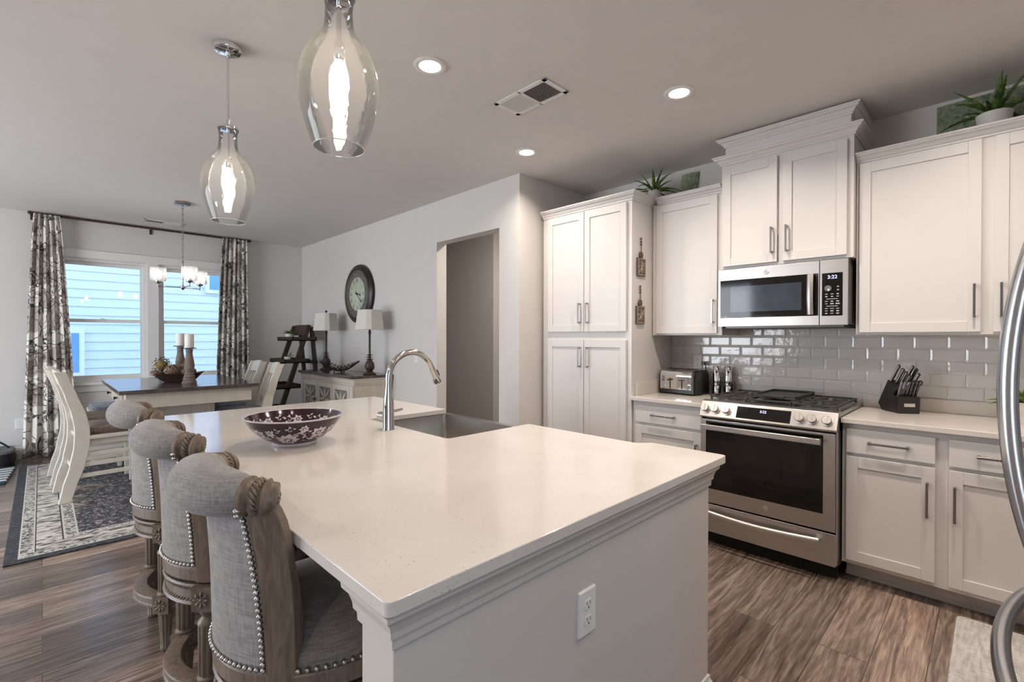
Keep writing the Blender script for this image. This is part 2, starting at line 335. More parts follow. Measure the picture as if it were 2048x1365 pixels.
M['siding'] = m_siding()
def m_tile():
    m, t, b = newmat('glazed_subway_tile'); v = t.coords(); n = t.noise(v, 9, 2)
    t.link(t.ramp(n.outputs['Fac'], ((0.3, (0.67, 0.65, 0.632)), (0.7, (0.71, 0.69, 0.672)))), b.inputs['Base Color']); b.inputs['Roughness'].default_value = 0.06
    b.inputs['Coat Weight'].default_value = 0.5; b.inputs['Coat Roughness'].default_value = 0.04
    t.link(t.bump(t.noise(v, 26, 2).outputs['Fac'], 0.28, 0.006), b.inputs['Normal']); return m
M['tile'] = m_tile()
M['grout'] = simple('tile_grout', (0.70, 0.685, 0.67), 0.8)
def m_greenglass():
    m, t, b = newmat('hammered_green_glass'); v = t.coords()
    n = t.noise(v, 26, 3, 0.5, 1.5)
    t.link(t.ramp(n.outputs['Fac'], ((0.3, (0.16, 0.20, 0.115)), (0.7, (0.44, 0.49, 0.34)))), b.inputs['Base Color'])
    b.inputs['Roughness'].default_value = 0.08; b.inputs['Transmission Weight'].default_value = 0.35
    t.link(t.bump(t.noise(v, 55, 3, 0.5, 1.0).outputs['Fac'], 0.9, 0.006), b.inputs['Normal']); return m
M['greenglass'] = m_greenglass()
M['chromeb'] = brushed('polished_nickel', (0.62, 0.60, 0.58), 0.13, axis=(20, 20, 1), strength=0.02)
M['rimglass'] = simple('glass_rim', (0.75, 0.74, 0.72), 0.05, var=0.02, spec=0.8)
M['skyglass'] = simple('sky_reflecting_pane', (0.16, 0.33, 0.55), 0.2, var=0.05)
M['sidegrey'] = simple('grey_appliance_side', (0.30, 0.28, 0.265), 0.35, 0.3, var=0.03)
M['latshade'] = simple('sideboard_lattice_shade', (0.20, 0.195, 0.19), 0.5, var=0.1)  # dark grey stands in for shadow behind the lattice on cream doors

# ------------------------------------------------------------------ mesh helpers
class MB:
    def __init__(s): s.v = []; s.f = []; s.m = []; s.cur = 0
    def add(s, vs, fs):
        o = len(s.v); s.v += [tuple(p) for p in vs]; s.f += [tuple(o+i for i in q) for q in fs]; s.m += [s.cur]*len(fs); return s
    def box(s, x0, x1, y0, y1, z0, z1):
        if x0 > x1: x0, x1 = x1, x0
        if y0 > y1: y0, y1 = y1, y0
        if z0 > z1: z0, z1 = z1, z0
        v = [(x0,y0,z0),(x1,y0,z0),(x1,y1,z0),(x0,y1,z0),(x0,y0,z1),(x1,y0,z1),(x1,y1,z1),(x0,y1,z1)]
        return s.add(v, [(0,3,2,1),(4,5,6,7),(0,1,5,4),(1,2,6,5),(2,3,7,6),(3,0,4,7)])
    def hexa(s, bot, top):
        return s.add(list(bot)+list(top), [(0,3,2,1),(4,5,6,7),(0,1,5,4),(1,2,6,5),(2,3,7,6),(3,0,4,7)])
    def prism(s, poly, fn, d0, d1):
        """poly: list of 2-D points; fn(a, b, d) gives the 3-D point."""
        n = len(poly); v = [fn(a, b, d0) for a, b in poly] + [fn(a, b, d1) for a, b in poly]
        f = [tuple(range(n-1, -1, -1)), tuple(range(n, 2*n))] + [(i, (i+1) % n, n+(i+1) % n, n+i) for i in range(n)]
        return s.add(v, f)
    def lathe(s, prof, c=(0,0,0), n=32, a0=0.0, a1=2*PI, axis='Z', cap=False, rmod=None):
        full = abs((a1-a0)-2*PI) < 1e-6; k = n if full else n+1; vs = []; fs = []
        for i in range(k):
            a = a0+(a1-a0)*i/n; ca, sa = math.cos(a), math.sin(a); mm = rmod(a) if rmod else 1
            for r, z in prof:
                r = r*mm
                if axis == 'Z': p = (c[0]+r*ca, c[1]+r*sa, c[2]+z)
                elif axis == 'Y': p = (c[0]+r*ca, c[1]+z, c[2]+r*sa)
                else: p = (c[0]+z, c[1]+r*ca, c[2]+r*sa)
                vs.append(p)
        m = len(prof)
        for i in range(n):
            j = (i+1) % k
            for q in range(m-1): fs.append((i*m+q, j*m+q, j*m+q+1, i*m+q+1))
        if not full and cap:
            fs.append(tuple(range(m))); fs.append(tuple(n*m+q for q in range(m-1, -1, -1)))
        return s.add(vs, fs)
    def tube(s, path, r, n=10, closed=False, caps=True, flat=1.0, up=None):
        P = [Vector(p) for p in path]; k = len(P); R = r if isinstance(r, (list, tuple)) else [r]*k
        vs = []; fs = []; prev = None
        for i in range(k):
            if closed: t = P[(i+1) % k]-P[i-1]
            else: t = P[min(i+1, k-1)]-P[max(i-1, 0)]
            t.normalize()
            if prev is None:
                u = Vector(up) if up else (Vector((0,0,1)) if abs(t.z) < 0.9 else Vector((1,0,0)))
            else: u = prev
            u = (u-t*u.dot(t)).normalized(); prev = u; w = t.cross(u)
            for j in range(n):
                a = 2*PI*j/n; vs.append(P[i]+u*math.cos(a)*R[i]+w*math.sin(a)*R[i]*flat)
        for i in range(k if closed else k-1):
            i2 = (i+1) % k
            for j in range(n): fs.append((i*n+j, i*n+(j+1) % n, i2*n+(j+1) % n, i2*n+j))
        if caps and not closed:
            fs.append(tuple(range(n-1, -1, -1))); fs.append(tuple((k-1)*n+j for j in range(n)))
        return s.add(vs, fs)
    def cyl(s, p0, p1, r0, r1=None, n=20): return s.tube([p0, p1], [r0, r0 if r1 is None else r1], n)
    def sphere(s, c, r, n=12, m=8, sc=(1,1,1)):
        vs = []; fs = []
        for i in range(m+1):
            b = -PI/2+PI*i/m
            for j in range(n):
                a = 2*PI*j/n; vs.append((c[0]+r*sc[0]*math.cos(b)*math.cos(a), c[1]+r*sc[1]*math.cos(b)*math.sin(a), c[2]+r*sc[2]*math.sin(b)))
        for i in range(m):
            for j in range(n): fs.append((i*n+j, i*n+(j+1) % n, (i+1)*n+(j+1) % n, (i+1)*n+j))
        return s.add(vs, fs)
    def grid(s, fn, nu, nv, closed_u=False):
        ku = nu if closed_u else nu+1
        vs = [fn(i/nu, j/nv) for i in range(ku) for j in range(nv+1)]
        fs = [(i*(nv+1)+j, ((i+1) % ku)*(nv+1)+j, ((i+1) % ku)*(nv+1)+j+1, i*(nv+1)+j+1) for i in range(nu) for j in range(nv)]
        return s.add(vs, fs)
    def molding(s, prof, path, closed=False):
        """prof: closed loop of (out, z); path: corners (x, y), out = to the right of travel."""
        k = len(path); vs = []; fs = []; n = len(prof)
        for i in range(k):
            p = Vector(path[i]); ds = []
            if closed or i > 0: ds.append((p-Vector(path[i-1])).normalized())
            if closed or i < k-1: ds.append((Vector(path[(i+1) % k])-p).normalized())
            ns = [Vector((d.y, -d.x)) for d in ds]
            if len(ns) == 2:
                m = (ns[0]+ns[1]).normalized(); m = m/max(0.2, m.dot(ns[0]))
            else: m = ns[0]
            for o, z in prof: vs.append((p.x+m.x*o, p.y+m.y*o, z))
        for i in range(k if closed else k-1):
            i2 = (i+1) % k
            for j in range(n): fs.append((i*n+j, i2*n+j, i2*n+(j+1) % n, i*n+(j+1) % n))
        if not closed: fs.append(tuple(range(n))); fs.append(tuple((k-1)*n+j for j in range(n-1, -1, -1)))
        return s.add(vs, fs)
    def xf(s, mat, i0=0):
        for i in range(i0, len(s.v)): s.v[i] = tuple(mat @ Vector(s.v[i]))
        return s

BASE = {}
def mesh_obj(name, mb, mats, parent=None, bevel=0.0, smooth=False, world=False, segs=2, uv=None, solid=0.0, sub=0):
    me = bpy.data.meshes.new(name)
    vs = mb.v
    if parent is not None and world:
        r = parent
        while r.parent: r = r.parent
        b = BASE.get(r.name, Vector((0,0,0))); vs = [tuple(Vector(p)-b) for p in vs]
    me.from_pydata(vs, [], mb.f)
    for m in (mats if isinstance(mats, (list, tuple)) else [mats]): me.materials.append(M[m])
    if any(mb.m): me.polygons.foreach_set('material_index', mb.m)
    import bmesh
    bm = bmesh.new(); bm.from_mesh(me); bmesh.ops.recalc_face_normals(bm, faces=bm.faces); bm.to_mesh(me); bm.free()
    if uv:
        l = me.uv_layers.new(name='uv')
        for lp in me.loops: l.data[lp.index].uv = uv[lp.vertex_index]
    me.update()
    o = bpy.data.objects.new(name, me); COL.objects.link(o)
    if parent is not None: o.parent = parent
    if smooth:
        me.polygons.foreach_set('use_smooth', [True]*len(me.polygons))
        try: me.set_sharp_from_angle(angle=math.radians(38))
        except Exception: pass
    if solid:
        md = o.modifiers.new('solid', 'SOLIDIFY'); md.thickness = solid; md.offset = 0
    if bevel:
        md = o.modifiers.new('bevel', 'BEVEL'); md.width = bevel; md.segments = segs; md.limit_method = 'ANGLE'; md.angle_limit = math.radians(40)
        if not smooth:
            me.polygons.foreach_set('use_smooth', [True]*len(me.polygons))
            md.harden_normals = True
    if sub:
        md = o.modifiers.new('sub', 'SUBSURF'); md.levels = sub; md.render_levels = sub
    return o
def tag(o, label, cat, group=None):
    o['label'] = label; o['category'] = cat
    if group: o['group'] = group
    return o
def thing(name, label, cat, loc=(0,0,0), rz=0.0, group=None):
    o = bpy.data.objects.new(name, None); COL.objects.link(o); o.location = loc; o.rotation_euler = (0,0,rz)
    o.empty_display_size = 0.05; BASE[o.name] = Vector(loc); return tag(o, label, cat, group)
def single(name, mb, mats, label, cat, group=None, loc=(0,0,0), rz=0, **kw):
    o = mesh_obj(name, mb, mats, None, **kw); o.location = loc; o.rotation_euler = (0,0,rz); return tag(o, label, cat, group)
def struct(name, mb, mats, parent=None, **kw):
    o = mesh_obj(name, mb, mats, parent, **kw)
    if parent is None: o['kind'] = 'structure'
    return o
def dup(root, loc, rz=None, label=None, group=None):
    def cp(o, par):
        c = o.copy(); COL.objects.link(c)
        if par is not None: c.parent = par
        for ch in list(o.children): cp(ch, c)
        return c
    kids = list(root.children); r = root.copy(); COL.objects.link(r)
    for ch in kids: cp(ch, r)
    r.location = loc; BASE[r.name] = Vector(loc)
    if rz is not None: r.rotation_euler = (0,0,rz)
    if label: r['label'] = label
    if group: r['group'] = group
    return r
def box(*a): return MB().box(*a)
def arc(cx, cy, r, a0, a1, n): return [(cx+r*math.cos(a0+(a1-a0)*i/n), cy+r*math.sin(a0+(a1-a0)*i/n)) for i in range(n+1)]
def text_mb(txt, size, fn, depth=0.0):
    """letters as flat polygons mapped by fn(x, y)."""
    cu = bpy.data.curves.new('glyphs', 'FONT'); cu.body = txt; cu.size = size; cu.align_x = 'CENTER'; cu.align_y = 'CENTER'; cu.resolution_u = 3
    o = bpy.data.objects.new('glyphs', cu); COL.objects.link(o)
    dg = bpy.context.evaluated_depsgraph_get(); dg.update()
    me = bpy.data.meshes.new_from_object(o.evaluated_get(dg))
    mb = MB(); mb.add([fn(v.co.x, v.co.y) for v in me.vertices], [tuple(p.vertices) for p in me.polygons])
    bpy.data.objects.remove(o); bpy.data.curves.remove(cu); bpy.data.meshes.remove(me); return mb
def merge(a, b):
    o = len(a.v); a.v += b.v; a.f += [tuple(o+i for i in q) for q in b.f]; a.m += [a.cur]*len(b.f); return a

# ------------------------------------------------------------------ the room shell
ZC = 2.754; XF = -7.585; YK = 2.893; YW = 3.806; XB = -2.835
struct('floor', box(-8.0, 2.7, -3.8, 5.6, -0.08, 0.0), 'floor')
struct('ceiling', box(-8.0, 2.7, -3.8, 5.6, ZC, ZC+0.1), 'ceil')
# window wall with one wide rough opening for the two sashes
WY0, WY1, WZ0, WZ1 = 0.09, 1.86, 0.80, 2.30
m = MB(); m.box(XF-0.16, XF, -3.7, WY0, 0, ZC); m.box(XF-0.16, XF, WY1, YK+0.12, 0, ZC)
m.box(XF-0.16, XF, WY0, WY1, 0, WZ0); m.box(XF-0.16, XF, WY0, WY1, WZ1, ZC)
struct('wall_window', m, 'wall')
DX0, DX1, DZ = -4.023, -3.085, 2.33
m = MB(); m.box(XF-0.16, DX0, YK, YK+0.122, 0, ZC); m.box(DX1, XB, YK, YK+0.122, 0, ZC); m.box(DX0, DX1, YK, YK+0.122, DZ, ZC)
struct('wall_clock', m, 'wall')
struct('wall_return', box(XB-0.12, XB, YK+0.122, YW+0.12, 0, ZC), 'wall')
struct('wall_range', box(XB, 0.88, YW, YW+0.12, 0, ZC), 'wall')
struct('wall_kitchen_end', box(0.88, 1.0, 0.86, YW+0.12, 0, ZC), 'wall')
struct('wall_fridge_return', box(1.0, 2.6, 0.86, 0.98, 0, ZC), 'wall')
struct('wall_right', MB().box(2.5, 2.6, -3.7, -2.9, 0, ZC).box(2.5, 2.6, -0.4, 0.86, 0, ZC).box(2.5, 2.6, -2.9, -0.4, 0, 0.5).box(2.5, 2.6, -2.9, -0.4, 2.4, ZC), 'wall')
m = MB(); m.box(XF-0.16, -7.0, -3.7, -3.6, 0, ZC); m.box(-3.5, 2.6, -3.7, -3.6, 0, ZC); m.box(-7.0, -3.5, -3.7, -3.6, 2.5, ZC)
struct('wall_living_room', m, 'wall')
# hallway behind the opening
m = MB(); m.box(-6.2, -4.37, 4.0, 4.1, 0, ZC); struct('wall_hallway', m, 'wall')
struct('wall_hallway_end', box(-6.2, -2.95, 5.3, 5.4, 0, ZC), 'wall')
struct('wall_hallway_side', box(-6.3, -6.2, YK+0.12, 5.4, 0, ZC), 'wall')
struct('wall_hallway_right', box(-2.955, -2.84, YW+0.12, 5.4, 0, ZC), 'wall')
m = MB(); m.box(-4.50, -4.42, 5.27, 5.30, 0, 2.13); m.box(-3.62, -3.54, 5.27, 5.30, 0, 2.13); m.box(-4.50, -3.54, 5.27, 5.30, 2.13, 2.21); 
struct('trim_1', m, 'trim', bevel=0.004)
d = struct('door_1', box(-4.42, -3.62, 5.275, 5.295, 0, 2.13), 'trim')
mesh_obj('door_knob', MB().sphere((-3.70, 5.24, 0.95), 0.03).cyl((-3.70, 5.275, 0.95), (-3.70, 5.24, 0.95), 0.012), 'nickel', d, smooth=True)
# baseboards
bp_prof = [(0,0),(0.016,0),(0.016,0.10),(0.010,0.128),(0,0.135)]
def bboard(name, path):
    struct(name, MB().molding(bp_prof, path), 'trim')
bboard('baseboard_window', [(XF, YK), (XF, -3.6)][::-1])
bboard('baseboard_clock', [(XF, YK), (DX0, YK)])
bboard('baseboard_return', [(DX1, YK), (XB, YK), (XB, 3.12)])
bboard('baseboard_hallway', [(-6.2, 4.0), (-4.37, 4.0)])

# windows: casing, sill and two double-hung sashes
for i, (y0, y1) in enumerate(((0.10, 0.965), (1.08, 1.85))):
    w = bpy.data.objects.new('window_%d' % (i+1), None); COL.objects.link(w); w['kind'] = 'structure'
    m = MB(); fx0, fx1 = XF-0.11, XF-0.015
    m.box(fx0, fx1, y0, y0+0.035, WZ0+0.015, WZ1-0.005); m.box(fx0, fx1, y1-0.035, y1, WZ0+0.015, WZ1-0.005)
    m.box(fx0, fx1, y0+0.035, y1-0.035, WZ1-0.045, WZ1-0.005); m.box(fx0, fx1, y0+0.035, y1-0.035, WZ0+0.015, WZ0+0.05)
    mesh_obj('window_frame', m, 'trim', w)
    zm = 1.55
    for nm, xx, z0, z1 in (('upper_sash', XF-0.085, zm-0.02, WZ1-0.045), ('lower_sash', XF-0.055, WZ0+0.05, zm+0.02)):
        m = MB(); a, b_ = y0+0.035, y1-0.035
        m.box(xx-0.015, xx+0.015, a, a+0.03, z0, z1); m.box(xx-0.015, xx+0.015, b_-0.03, b_, z0, z1)
        m.box(xx-0.015, xx+0.015, a+0.03, b_-0.03, z0, z0+0.04); m.box(xx-0.015, xx+0.015, a+0.03, b_-0.03, z1-0.04, z1)
        s_ = mesh_obj(nm, m, 'trim', w)
        mesh_obj('pane', box(xx-0.004, xx+0.004, a+0.026, b_-0.026, z0+0.036, z1-0.036), 'glass', s_)
    if i == 0: mesh_obj('sash_lock', box(XF-0.042, XF-0.02, (y0+y1)/2-0.02, (y0+y1)/2+0.02, zm+0.015, zm+0.03), 'trim', w)
m = MB(); m.box(XF+0.0003, XF+0.02, WY0-0.085, WY0+0.008, WZ0+0.0155, WZ1-0.0105); m.box(XF+0.0003, XF+0.02, WY1-0.008, WY1+0.085, WZ0+0.0155, WZ1-0.0105)
m.box(XF+0.0003, XF+0.022, WY0-0.09, WY1+0.09, WZ1-0.01, WZ1+0.085); m.box(XF-0.10, XF+0.018, 0.9655, 1.0795, WZ0+0.0155, WZ1-0.0105)
m.box(XF-0.10, XF-0.0003, WY0+0.0003, 0.0995, WZ0+0.0155, WZ1-0.001); m.box(XF-0.10, XF-0.0003, 1.8505, WY1-0.0003, WZ0+0.0155, WZ1-0.001)
m.box(XF+0.0003, XF+0.045, WY0-0.11, WY1+0.11, WZ0-0.02, WZ0+0.015); m.box(XF-0.11, XF+0.0001, WY0+0.001, WY1-0.001, WZ0+0.0003, WZ0+0.0148); m.box(XF+0.0003, XF+0.018, WY0-0.085, WY1+0.085, WZ0-0.10, WZ0-0.0203)
struct('trim_2', m, 'trim')

# neighbouring house outside the window, lap siding with a window
nh = thing('neighbour_house', 'pale neighbouring house wall with lap siding outside the dining windows', 'house', (-11.0, 1.0, -0.4))
m = MB()
for k in range(36):
    z = -0.4+k*0.152
    m.hexa([(-11.3,-6,z),(-10.985,-6,z),(-10.985,9,z),(-11.3,9,z)], [(-11.3,-6,z+0.152),(-11.0,-6,z+0.152),(-11.0,9,z+0.152),(-11.3,9,z+0.152)])
mesh_obj('siding', m, 'siding', nh, world=True)
for (y0, y1, z0, z1) in ((2.38, 3.3, 2.30, 3.4), (0.36, 0.46, 0.75, 1.42)):
    m = MB(); m.box(-10.99, -10.94, y0-0.07, y1+0.07, z0-0.07, z1+0.07)
    f = mesh_obj('house_window', m, 'trim', nh, world=True)
    mesh_obj('house_window_pane', box(-10.945, -10.935, y0, y1, z0, z1), 'skyglass', f, world=True)
gl = MB().box(-14, -7.75, -8, 10, -0.6, -0.4); o = struct('ground_outside', gl, 'pot')

# beveled subway tile field above the quartz splash: one mesh, each tile with its bevelled edges
m = MB(); pitchx, pitchz = 0.1555, 0.0745; z0 = 0.9945
m.cur = 1; m.box(XB+0.90, 0.88, YW-0.003, YW-0.0005, 0.985, 1.56); m.cur = 0
for r_ in range(8):
    za, zb = z0+r_*pitchz, z0+(r_+1)*pitchz-0.0022
    if za > 1.50: break
    x = -2.05+(0.5*pitchx if r_ % 2 else 0)
    while x < 0.86:
        xa, xb = max(x, -1.91), min(x+pitchx-0.0022, 0.875)
        if xb-xa > 0.01 and (za < 1.37 or -1.45 < (xa+xb)/2 < -0.5):
            e = min(0.010, (xb-xa)*0.4); y0, y1, y2 = YW-0.003, YW-0.0070, YW-0.0094
            va = [(xa,y0,za),(xb,y0,za),(xb,y0,zb),(xa,y0,zb)]; vb = [(xa,y1,za),(xb,y1,za),(xb,y1,zb),(xa,y1,zb)]
            vc = [(xa+e,y2,za+0.010),(xb-e,y2,za+0.010),(xb-e,y2,zb-0.010),(xa+e,y2,zb-0.010)]
            m.add(va+vb+vc, [(0,1,5,4),(1,2,6,5),(2,3,7,6),(3,0,4,7),(4,5,9,8),(5,6,10,9),(6,7,11,10),(7,4,8,11),(8,9,10,11)])
        x += pitchx
o = struct('wall_tile_backsplash', m, ['tile', 'grout'])

# ------------------------------------------------------------------ cabinet builders
def shaker(x0, x1, z0, z1, yf, th=0.02, st=0.052, rt=0.06, rb=0.055):
    m = MB(); yb = yf+th
    m.box(x0, x0+st, yf, yb, z0, z1); m.box(x1-st, x1, yf, yb, z0, z1)
    m.box(x0+st, x1-st, yf, yb, z1-rt, z1); m.box(x0+st, x1-st, yf, yb, z0, z0+rb)
    m.box(x0+st-0.002, x1-st+0.002, yf+0.009, yb-0.001, z0+rb-0.002, z1-rt+0.002); return m
def slab_front(x0, x1, z0, z1, yf, th=0.02): return box(x0, x1, yf, yf+th, z0, z1)
def vpull(x, z0, z1, yf):
    m = MB(); y = yf-0.032
    m.box(x-0.0055, x+0.0055, y-0.004, y+0.004, z0, z1)
    for z in (z0+0.002, z1-0.014): m.box(x-0.0055, x+0.0055, y, yf, z, z+0.012)
    return m
def hpull(x0, x1, z, yf):
    m = MB(); y = yf-0.032
    m.box(x0, x1, y-0.004, y+0.004, z-0.0055, z+0.0055)
    for x in (x0, x1-0.012): m.box(x-0.001, x+0.013, y-0.003, yf, z-0.0065, z+0.0065)
    return m
def door_part(root, x0, x1, z0, z1, yf, pull=None):
    d = mesh_obj('door', shaker(x0, x1, z0, z1, yf), 'cab', root, bevel=0.0015, world=True)
    if pull: mesh_obj('handle', vpull(*pull, yf), 'nickel', d, bevel=0.0015, world=True)
    return d
def drawer_part(root, x0, x1, z0, z1, yf, px0, px1):
    d = mesh_obj('drawer', slab_front(x0, x1, z0, z1, yf), 'cab', root, bevel=0.002, world=True)
    mesh_obj('handle', hpull(px0, px1, (z0+z1)/2, yf), 'nickel', d, bevel=0.0015, world=True)
    return d
def crown_prof(z, h=0.06, o=0.05):
    return [(0, z), (0.008, z), (0.008, z+h*0.18), (0.014, z+h*0.25), (o*0.5, z+h*0.52), (o*0.82, z+h*0.68), (o*0.84, z+h*0.78), (o, z+h*0.82), (o, z+h), (-0.015, z+h), (-0.015, z)]

# pantry
YD = 3.145
t = thing('pantry_cabinet', 'tall white pantry cabinet with four shaker doors beside the hallway opening', 'cabinet', (-2.36, 3.48, 0))
X0, X1 = -2.802, -1.915
mesh_obj('body', MB().box(X0, X1, YD+0.022, YW-0.002, 0.105, 2.405).box(X0+0.01, X1-0.002, YD+0.09, YW-0.002, 0, 0.105), 'cab', t, bevel=0.0015, world=True)
for (xa, xb, px) in ((-2.733, -2.348, -2.383), (-2.342, -1.953, -2.306)):
    door_part(t, xa, xb, 1.404, 2.385, YD, (px, 1.47, 1.638)); door_part(t, xa, xb, 0.115, 1.338, YD, (px, 1.112, 1.28))
mesh_obj('crown_molding', MB().molding(crown_prof(2.395), [(X0, YD+0.022), (X1, YD+0.022), (X1, YW-0.002)]), 'cab', t, world=True)

# upper cabinets
def upper(name, label, x0, x1, yd, zb, zt, doors, crown_path, crown_h=0.055):
    t = thing(name, label, 'cabinet', ((x0+x1)/2, (yd+YW)/2, zb))
    mesh_obj('body', box(x0, x1, yd+0.021, YW-0.002, zb, zt), 'cab', t, bevel=0.0015, world=True)
    for d in doors: door_part(t, *d[:4], yd, d[4])
    mesh_obj('crown_molding', MB().molding(crown_prof(zt-0.01, crown_h), crown_path), 'cab', t, world=True)
    return t
YU = 3.445
upper('upper_cabinet', 'white one-door upper cabinet between the pantry and the microwave', -1.905, -1.361, YU, 1.374, 2.405,
      [(-1.868, -1.392, 1.388, 2.388, (-1.415, 1.46, 1.632))], [(-1.8625, YU+0.021), (-1.361, YU+0.021)])
upper('upper_cabinet', 'wide white two-door upper cabinet above the knife block counter', -0.575, 0.60, YU, 1.374, 2.402,
      [(-0.557, -0.042, 1.388, 2.386, (-0.067, 1.462, 1.637)), (0.004, 0.52, 1.388, 2.386, (0.031, 1.462, 1.637))], [(-0.575, YU+0.021), (0.60, YU+0.021)])
YM = 3.382
t = thing('upper_cabinet', 'raised white two-door cabinet with double crown above the microwave', 'cabinet', (-0.96, 3.6, 1.83))
mx0, mx1 = -1.344, -0.578
mesh_obj('body', box(mx0, mx1, YM+0.021, YW-0.002, 1.833, 2.565), 'cab', t, bevel=0.0015, world=True)
door_part(t, -1.327, -0.985, 1.850, 2.536, YM, (-1.012, 1.905, 2.075)); door_part(t, -0.951, -0.609, 1.850, 2.536, YM, (-0.925, 1.905, 2.075))
mesh_obj('crown_molding', MB().molding(crown_prof(2.555, 0.06), [(mx0, YW-0.002), (mx0, YM+0.021), (mx1, YM+0.021), (mx1, YW-0.002)]), 'cab', t, world=True)
mesh_obj('riser', box(mx0+0.018, mx1-0.018, YM+0.040, YW-0.002, 2.60, 2.725), 'cab', t, bevel=0.0015, world=True)
mesh_obj('crown_molding', MB().molding(crown_prof(2.685, 0.055), [(mx0+0.018, YW-0.002), (mx0+0.018, YM+0.040), (mx1-0.018, YM+0.040), (mx1-0.018, YW-0.002)]), 'cab', t, world=True)

# base cabinets
YB = 3.165
def base_body(x0, x1):
    m = MB(); m.box(x0, x1, YB+0.021, YW-0.012, 0.105, 0.882); m.box(x0+0.002, x1-0.002, 3.30, YW-0.012, 0.0, 0.105); m.box(x0+0.001, x1-0.001, 3.288, 3.30, 0.0, 0.02); return m
t = thing('base_cabinet', 'white base cabinet with one drawer under the toaster counter', 'cabinet', (-1.64, 3.5, 0))
mesh_obj('body', base_body(-1.911, -1.357), 'cab', t, bevel=0.0015, world=True)
drawer_part(t, -1.88, -1.378, 0.730, 0.856, YB, -1.742, -1.566); door_part(t, -1.88, -1.378, 0.125, 0.708, YB, (-1.407, 0.46, 0.632))
t = thing('base_cabinet', 'white base cabinet with two drawers and two doors under the knife block counter', 'cabinet', (-0.17, 3.5, 0))
mesh_obj('body', base_body(-0.587, 0.245), 'cab', t, bevel=0.0015, world=True)
drawer_part(t, -0.565, -0.196, 0.724, 0.856, YB, -0.466, -0.296); drawer_part(t, -0.146, 0.223, 0.724, 0.856, YB, -0.047, 0.123)
door_part(t, -0.565, -0.196, 0.130, 0.705, YB, (-0.225, 0.455, 0.631)); door_part(t, -0.146, 0.223, 0.130, 0.705, YB, (-0.123, 0.455, 0.631))
t = thing('base_cabinet', 'white base cabinet in the corner behind the fridge handle', 'cabinet', (0.55, 3.5, 0))
mesh_obj('body', base_body(0.247, 0.86), 'cab', t, bevel=0.0015, world=True)
door_part(t, 0.27, 0.84, 0.130, 0.856, YB, None)

# worktops
YC = 3.1435; SB = 0.886; ST = 0.914
t = thing('worktop', 'speckled quartz worktop left of the range under the toaster', 'countertop', (-1.63, 3.47, SB))
mesh_obj('slab', box(-1.9125, -1.355, YC, YW-0.001, SB, ST), 'quartz', t, bevel=0.003, world=True)
mesh_obj('upstand', MB().box(-1.892, -1.355, YW-0.021, YW-0.003, ST+0.0003, 0.991).box(-1.9125, -1.892, YC+0.07, YW-0.003, ST+0.0003, 1.015), 'quartz', t, bevel=0.002, world=True)
t = thing('worktop', 'speckled quartz worktop right of the range under the knife block', 'countertop', (0.13, 3.47, SB))
mesh_obj('slab', box(-0.588, 0.878, YC, YW-0.001, SB, ST), 'quartz', t, bevel=0.003, world=True)
mesh_obj('upstand', box(-0.588, 0.878, YW-0.021, YW-0.003, ST+0.0003, 0.991), 'quartz', t, bevel=0.002, world=True)

# ------------------------------------------------------------------ range
t = thing('range', 'stainless slide-in gas range with dark oven glass between the white base cabinets', 'range', (-0.972, 3.42, 0))
rx0, rx1 = -1.352, -0.592
m = MB(); m.box(rx0, rx1, 3.135, YW-0.024, 0.085, 0.905); 
for xx in (rx0+0.05, rx1-0.05):
    for yy in (3.2, 3.7): m.cyl((xx, yy, 0), (xx, yy, 0.087), 0.02)
mesh_obj('body', m, 'blackmetal', t, bevel=0.002, world=True)
mesh_obj('kick_panel', box(rx0+0.01, rx1-0.01, 3.17, 3.185, 0.002, 0.085), 'black', t, world=True)
for xx in (rx0, rx1-0.007): mesh_obj('side_trim', box(xx, xx+0.007, 3.095, 3.134, 0.10, 0.836), 'steel', t, bevel=0.002, world=True)
# control panel, sloped
m = MB(); pyb, pyt = 3.072, 3.118
m.prism([(pyb+0.005, 0.838), (pyb, 0.848), (pyt, 0.940), (pyt+0.02, 0.946), (3.17, 0.946), (3.17, 0.838)], lambda a, b, d: (d, a, b), rx0, rx1)
cp = mesh_obj('control_panel', m, 'steel', t, bevel=0.002, world=True)
sl = Vector((0, pyt-pyb, 0.940-0.848)).normalized(); nrm = Vector((0, -sl.z, sl.y))
def onpanel(x, s, d=0.0): p = Vector((x, pyb, 0.848))+sl*s+nrm*d; return (p.x, p.y, p.z)
def panelquad(x0, x1, s0, s1, d):
    return MB().hexa([onpanel(x0, s0, -0.001), onpanel(x1, s0, -0.001), onpanel(x1, s1, -0.001), onpanel(x0, s1, -0.001)], [onpanel(x0, s0, d), onpanel(x1, s0, d), onpanel(x1, s1, d), onpanel(x0, s1, d)])
dsp = mesh_obj('display', panelquad(-1.123, -0.822, 0.010, 0.086, 0.0025), 'blackglass', t, world=True)
mesh_obj('digits', text_mb('3:22', 0.022, lambda x, y: onpanel(-0.972+x, 0.063+y, 0.0032)), 'digits', dsp, world=True)
for kx in (-1.318, -1.256, -1.186, -0.775, -0.712, -0.640):
    m = MB(); c = Vector(onpanel(kx, 0.049)); R = Matrix.Translation(c) @ Matrix((sl.cross(nrm), sl, nrm)).transposed().to_4x4()
    m.lathe([(0.0, 0.0), (0.0285, 0.0), (0.0285, 0.005), (0.025, 0.006), (0.0245, 0.026), (0.022, 0.029), (0.0, 0.029)], n=28)
    m.box(-0.004, 0.004, -0.022, 0.022, 0.028, 0.034); m.xf(R)
    mesh_obj('knob', m, 'steel', t, bevel=0.0, smooth=True, world=True)
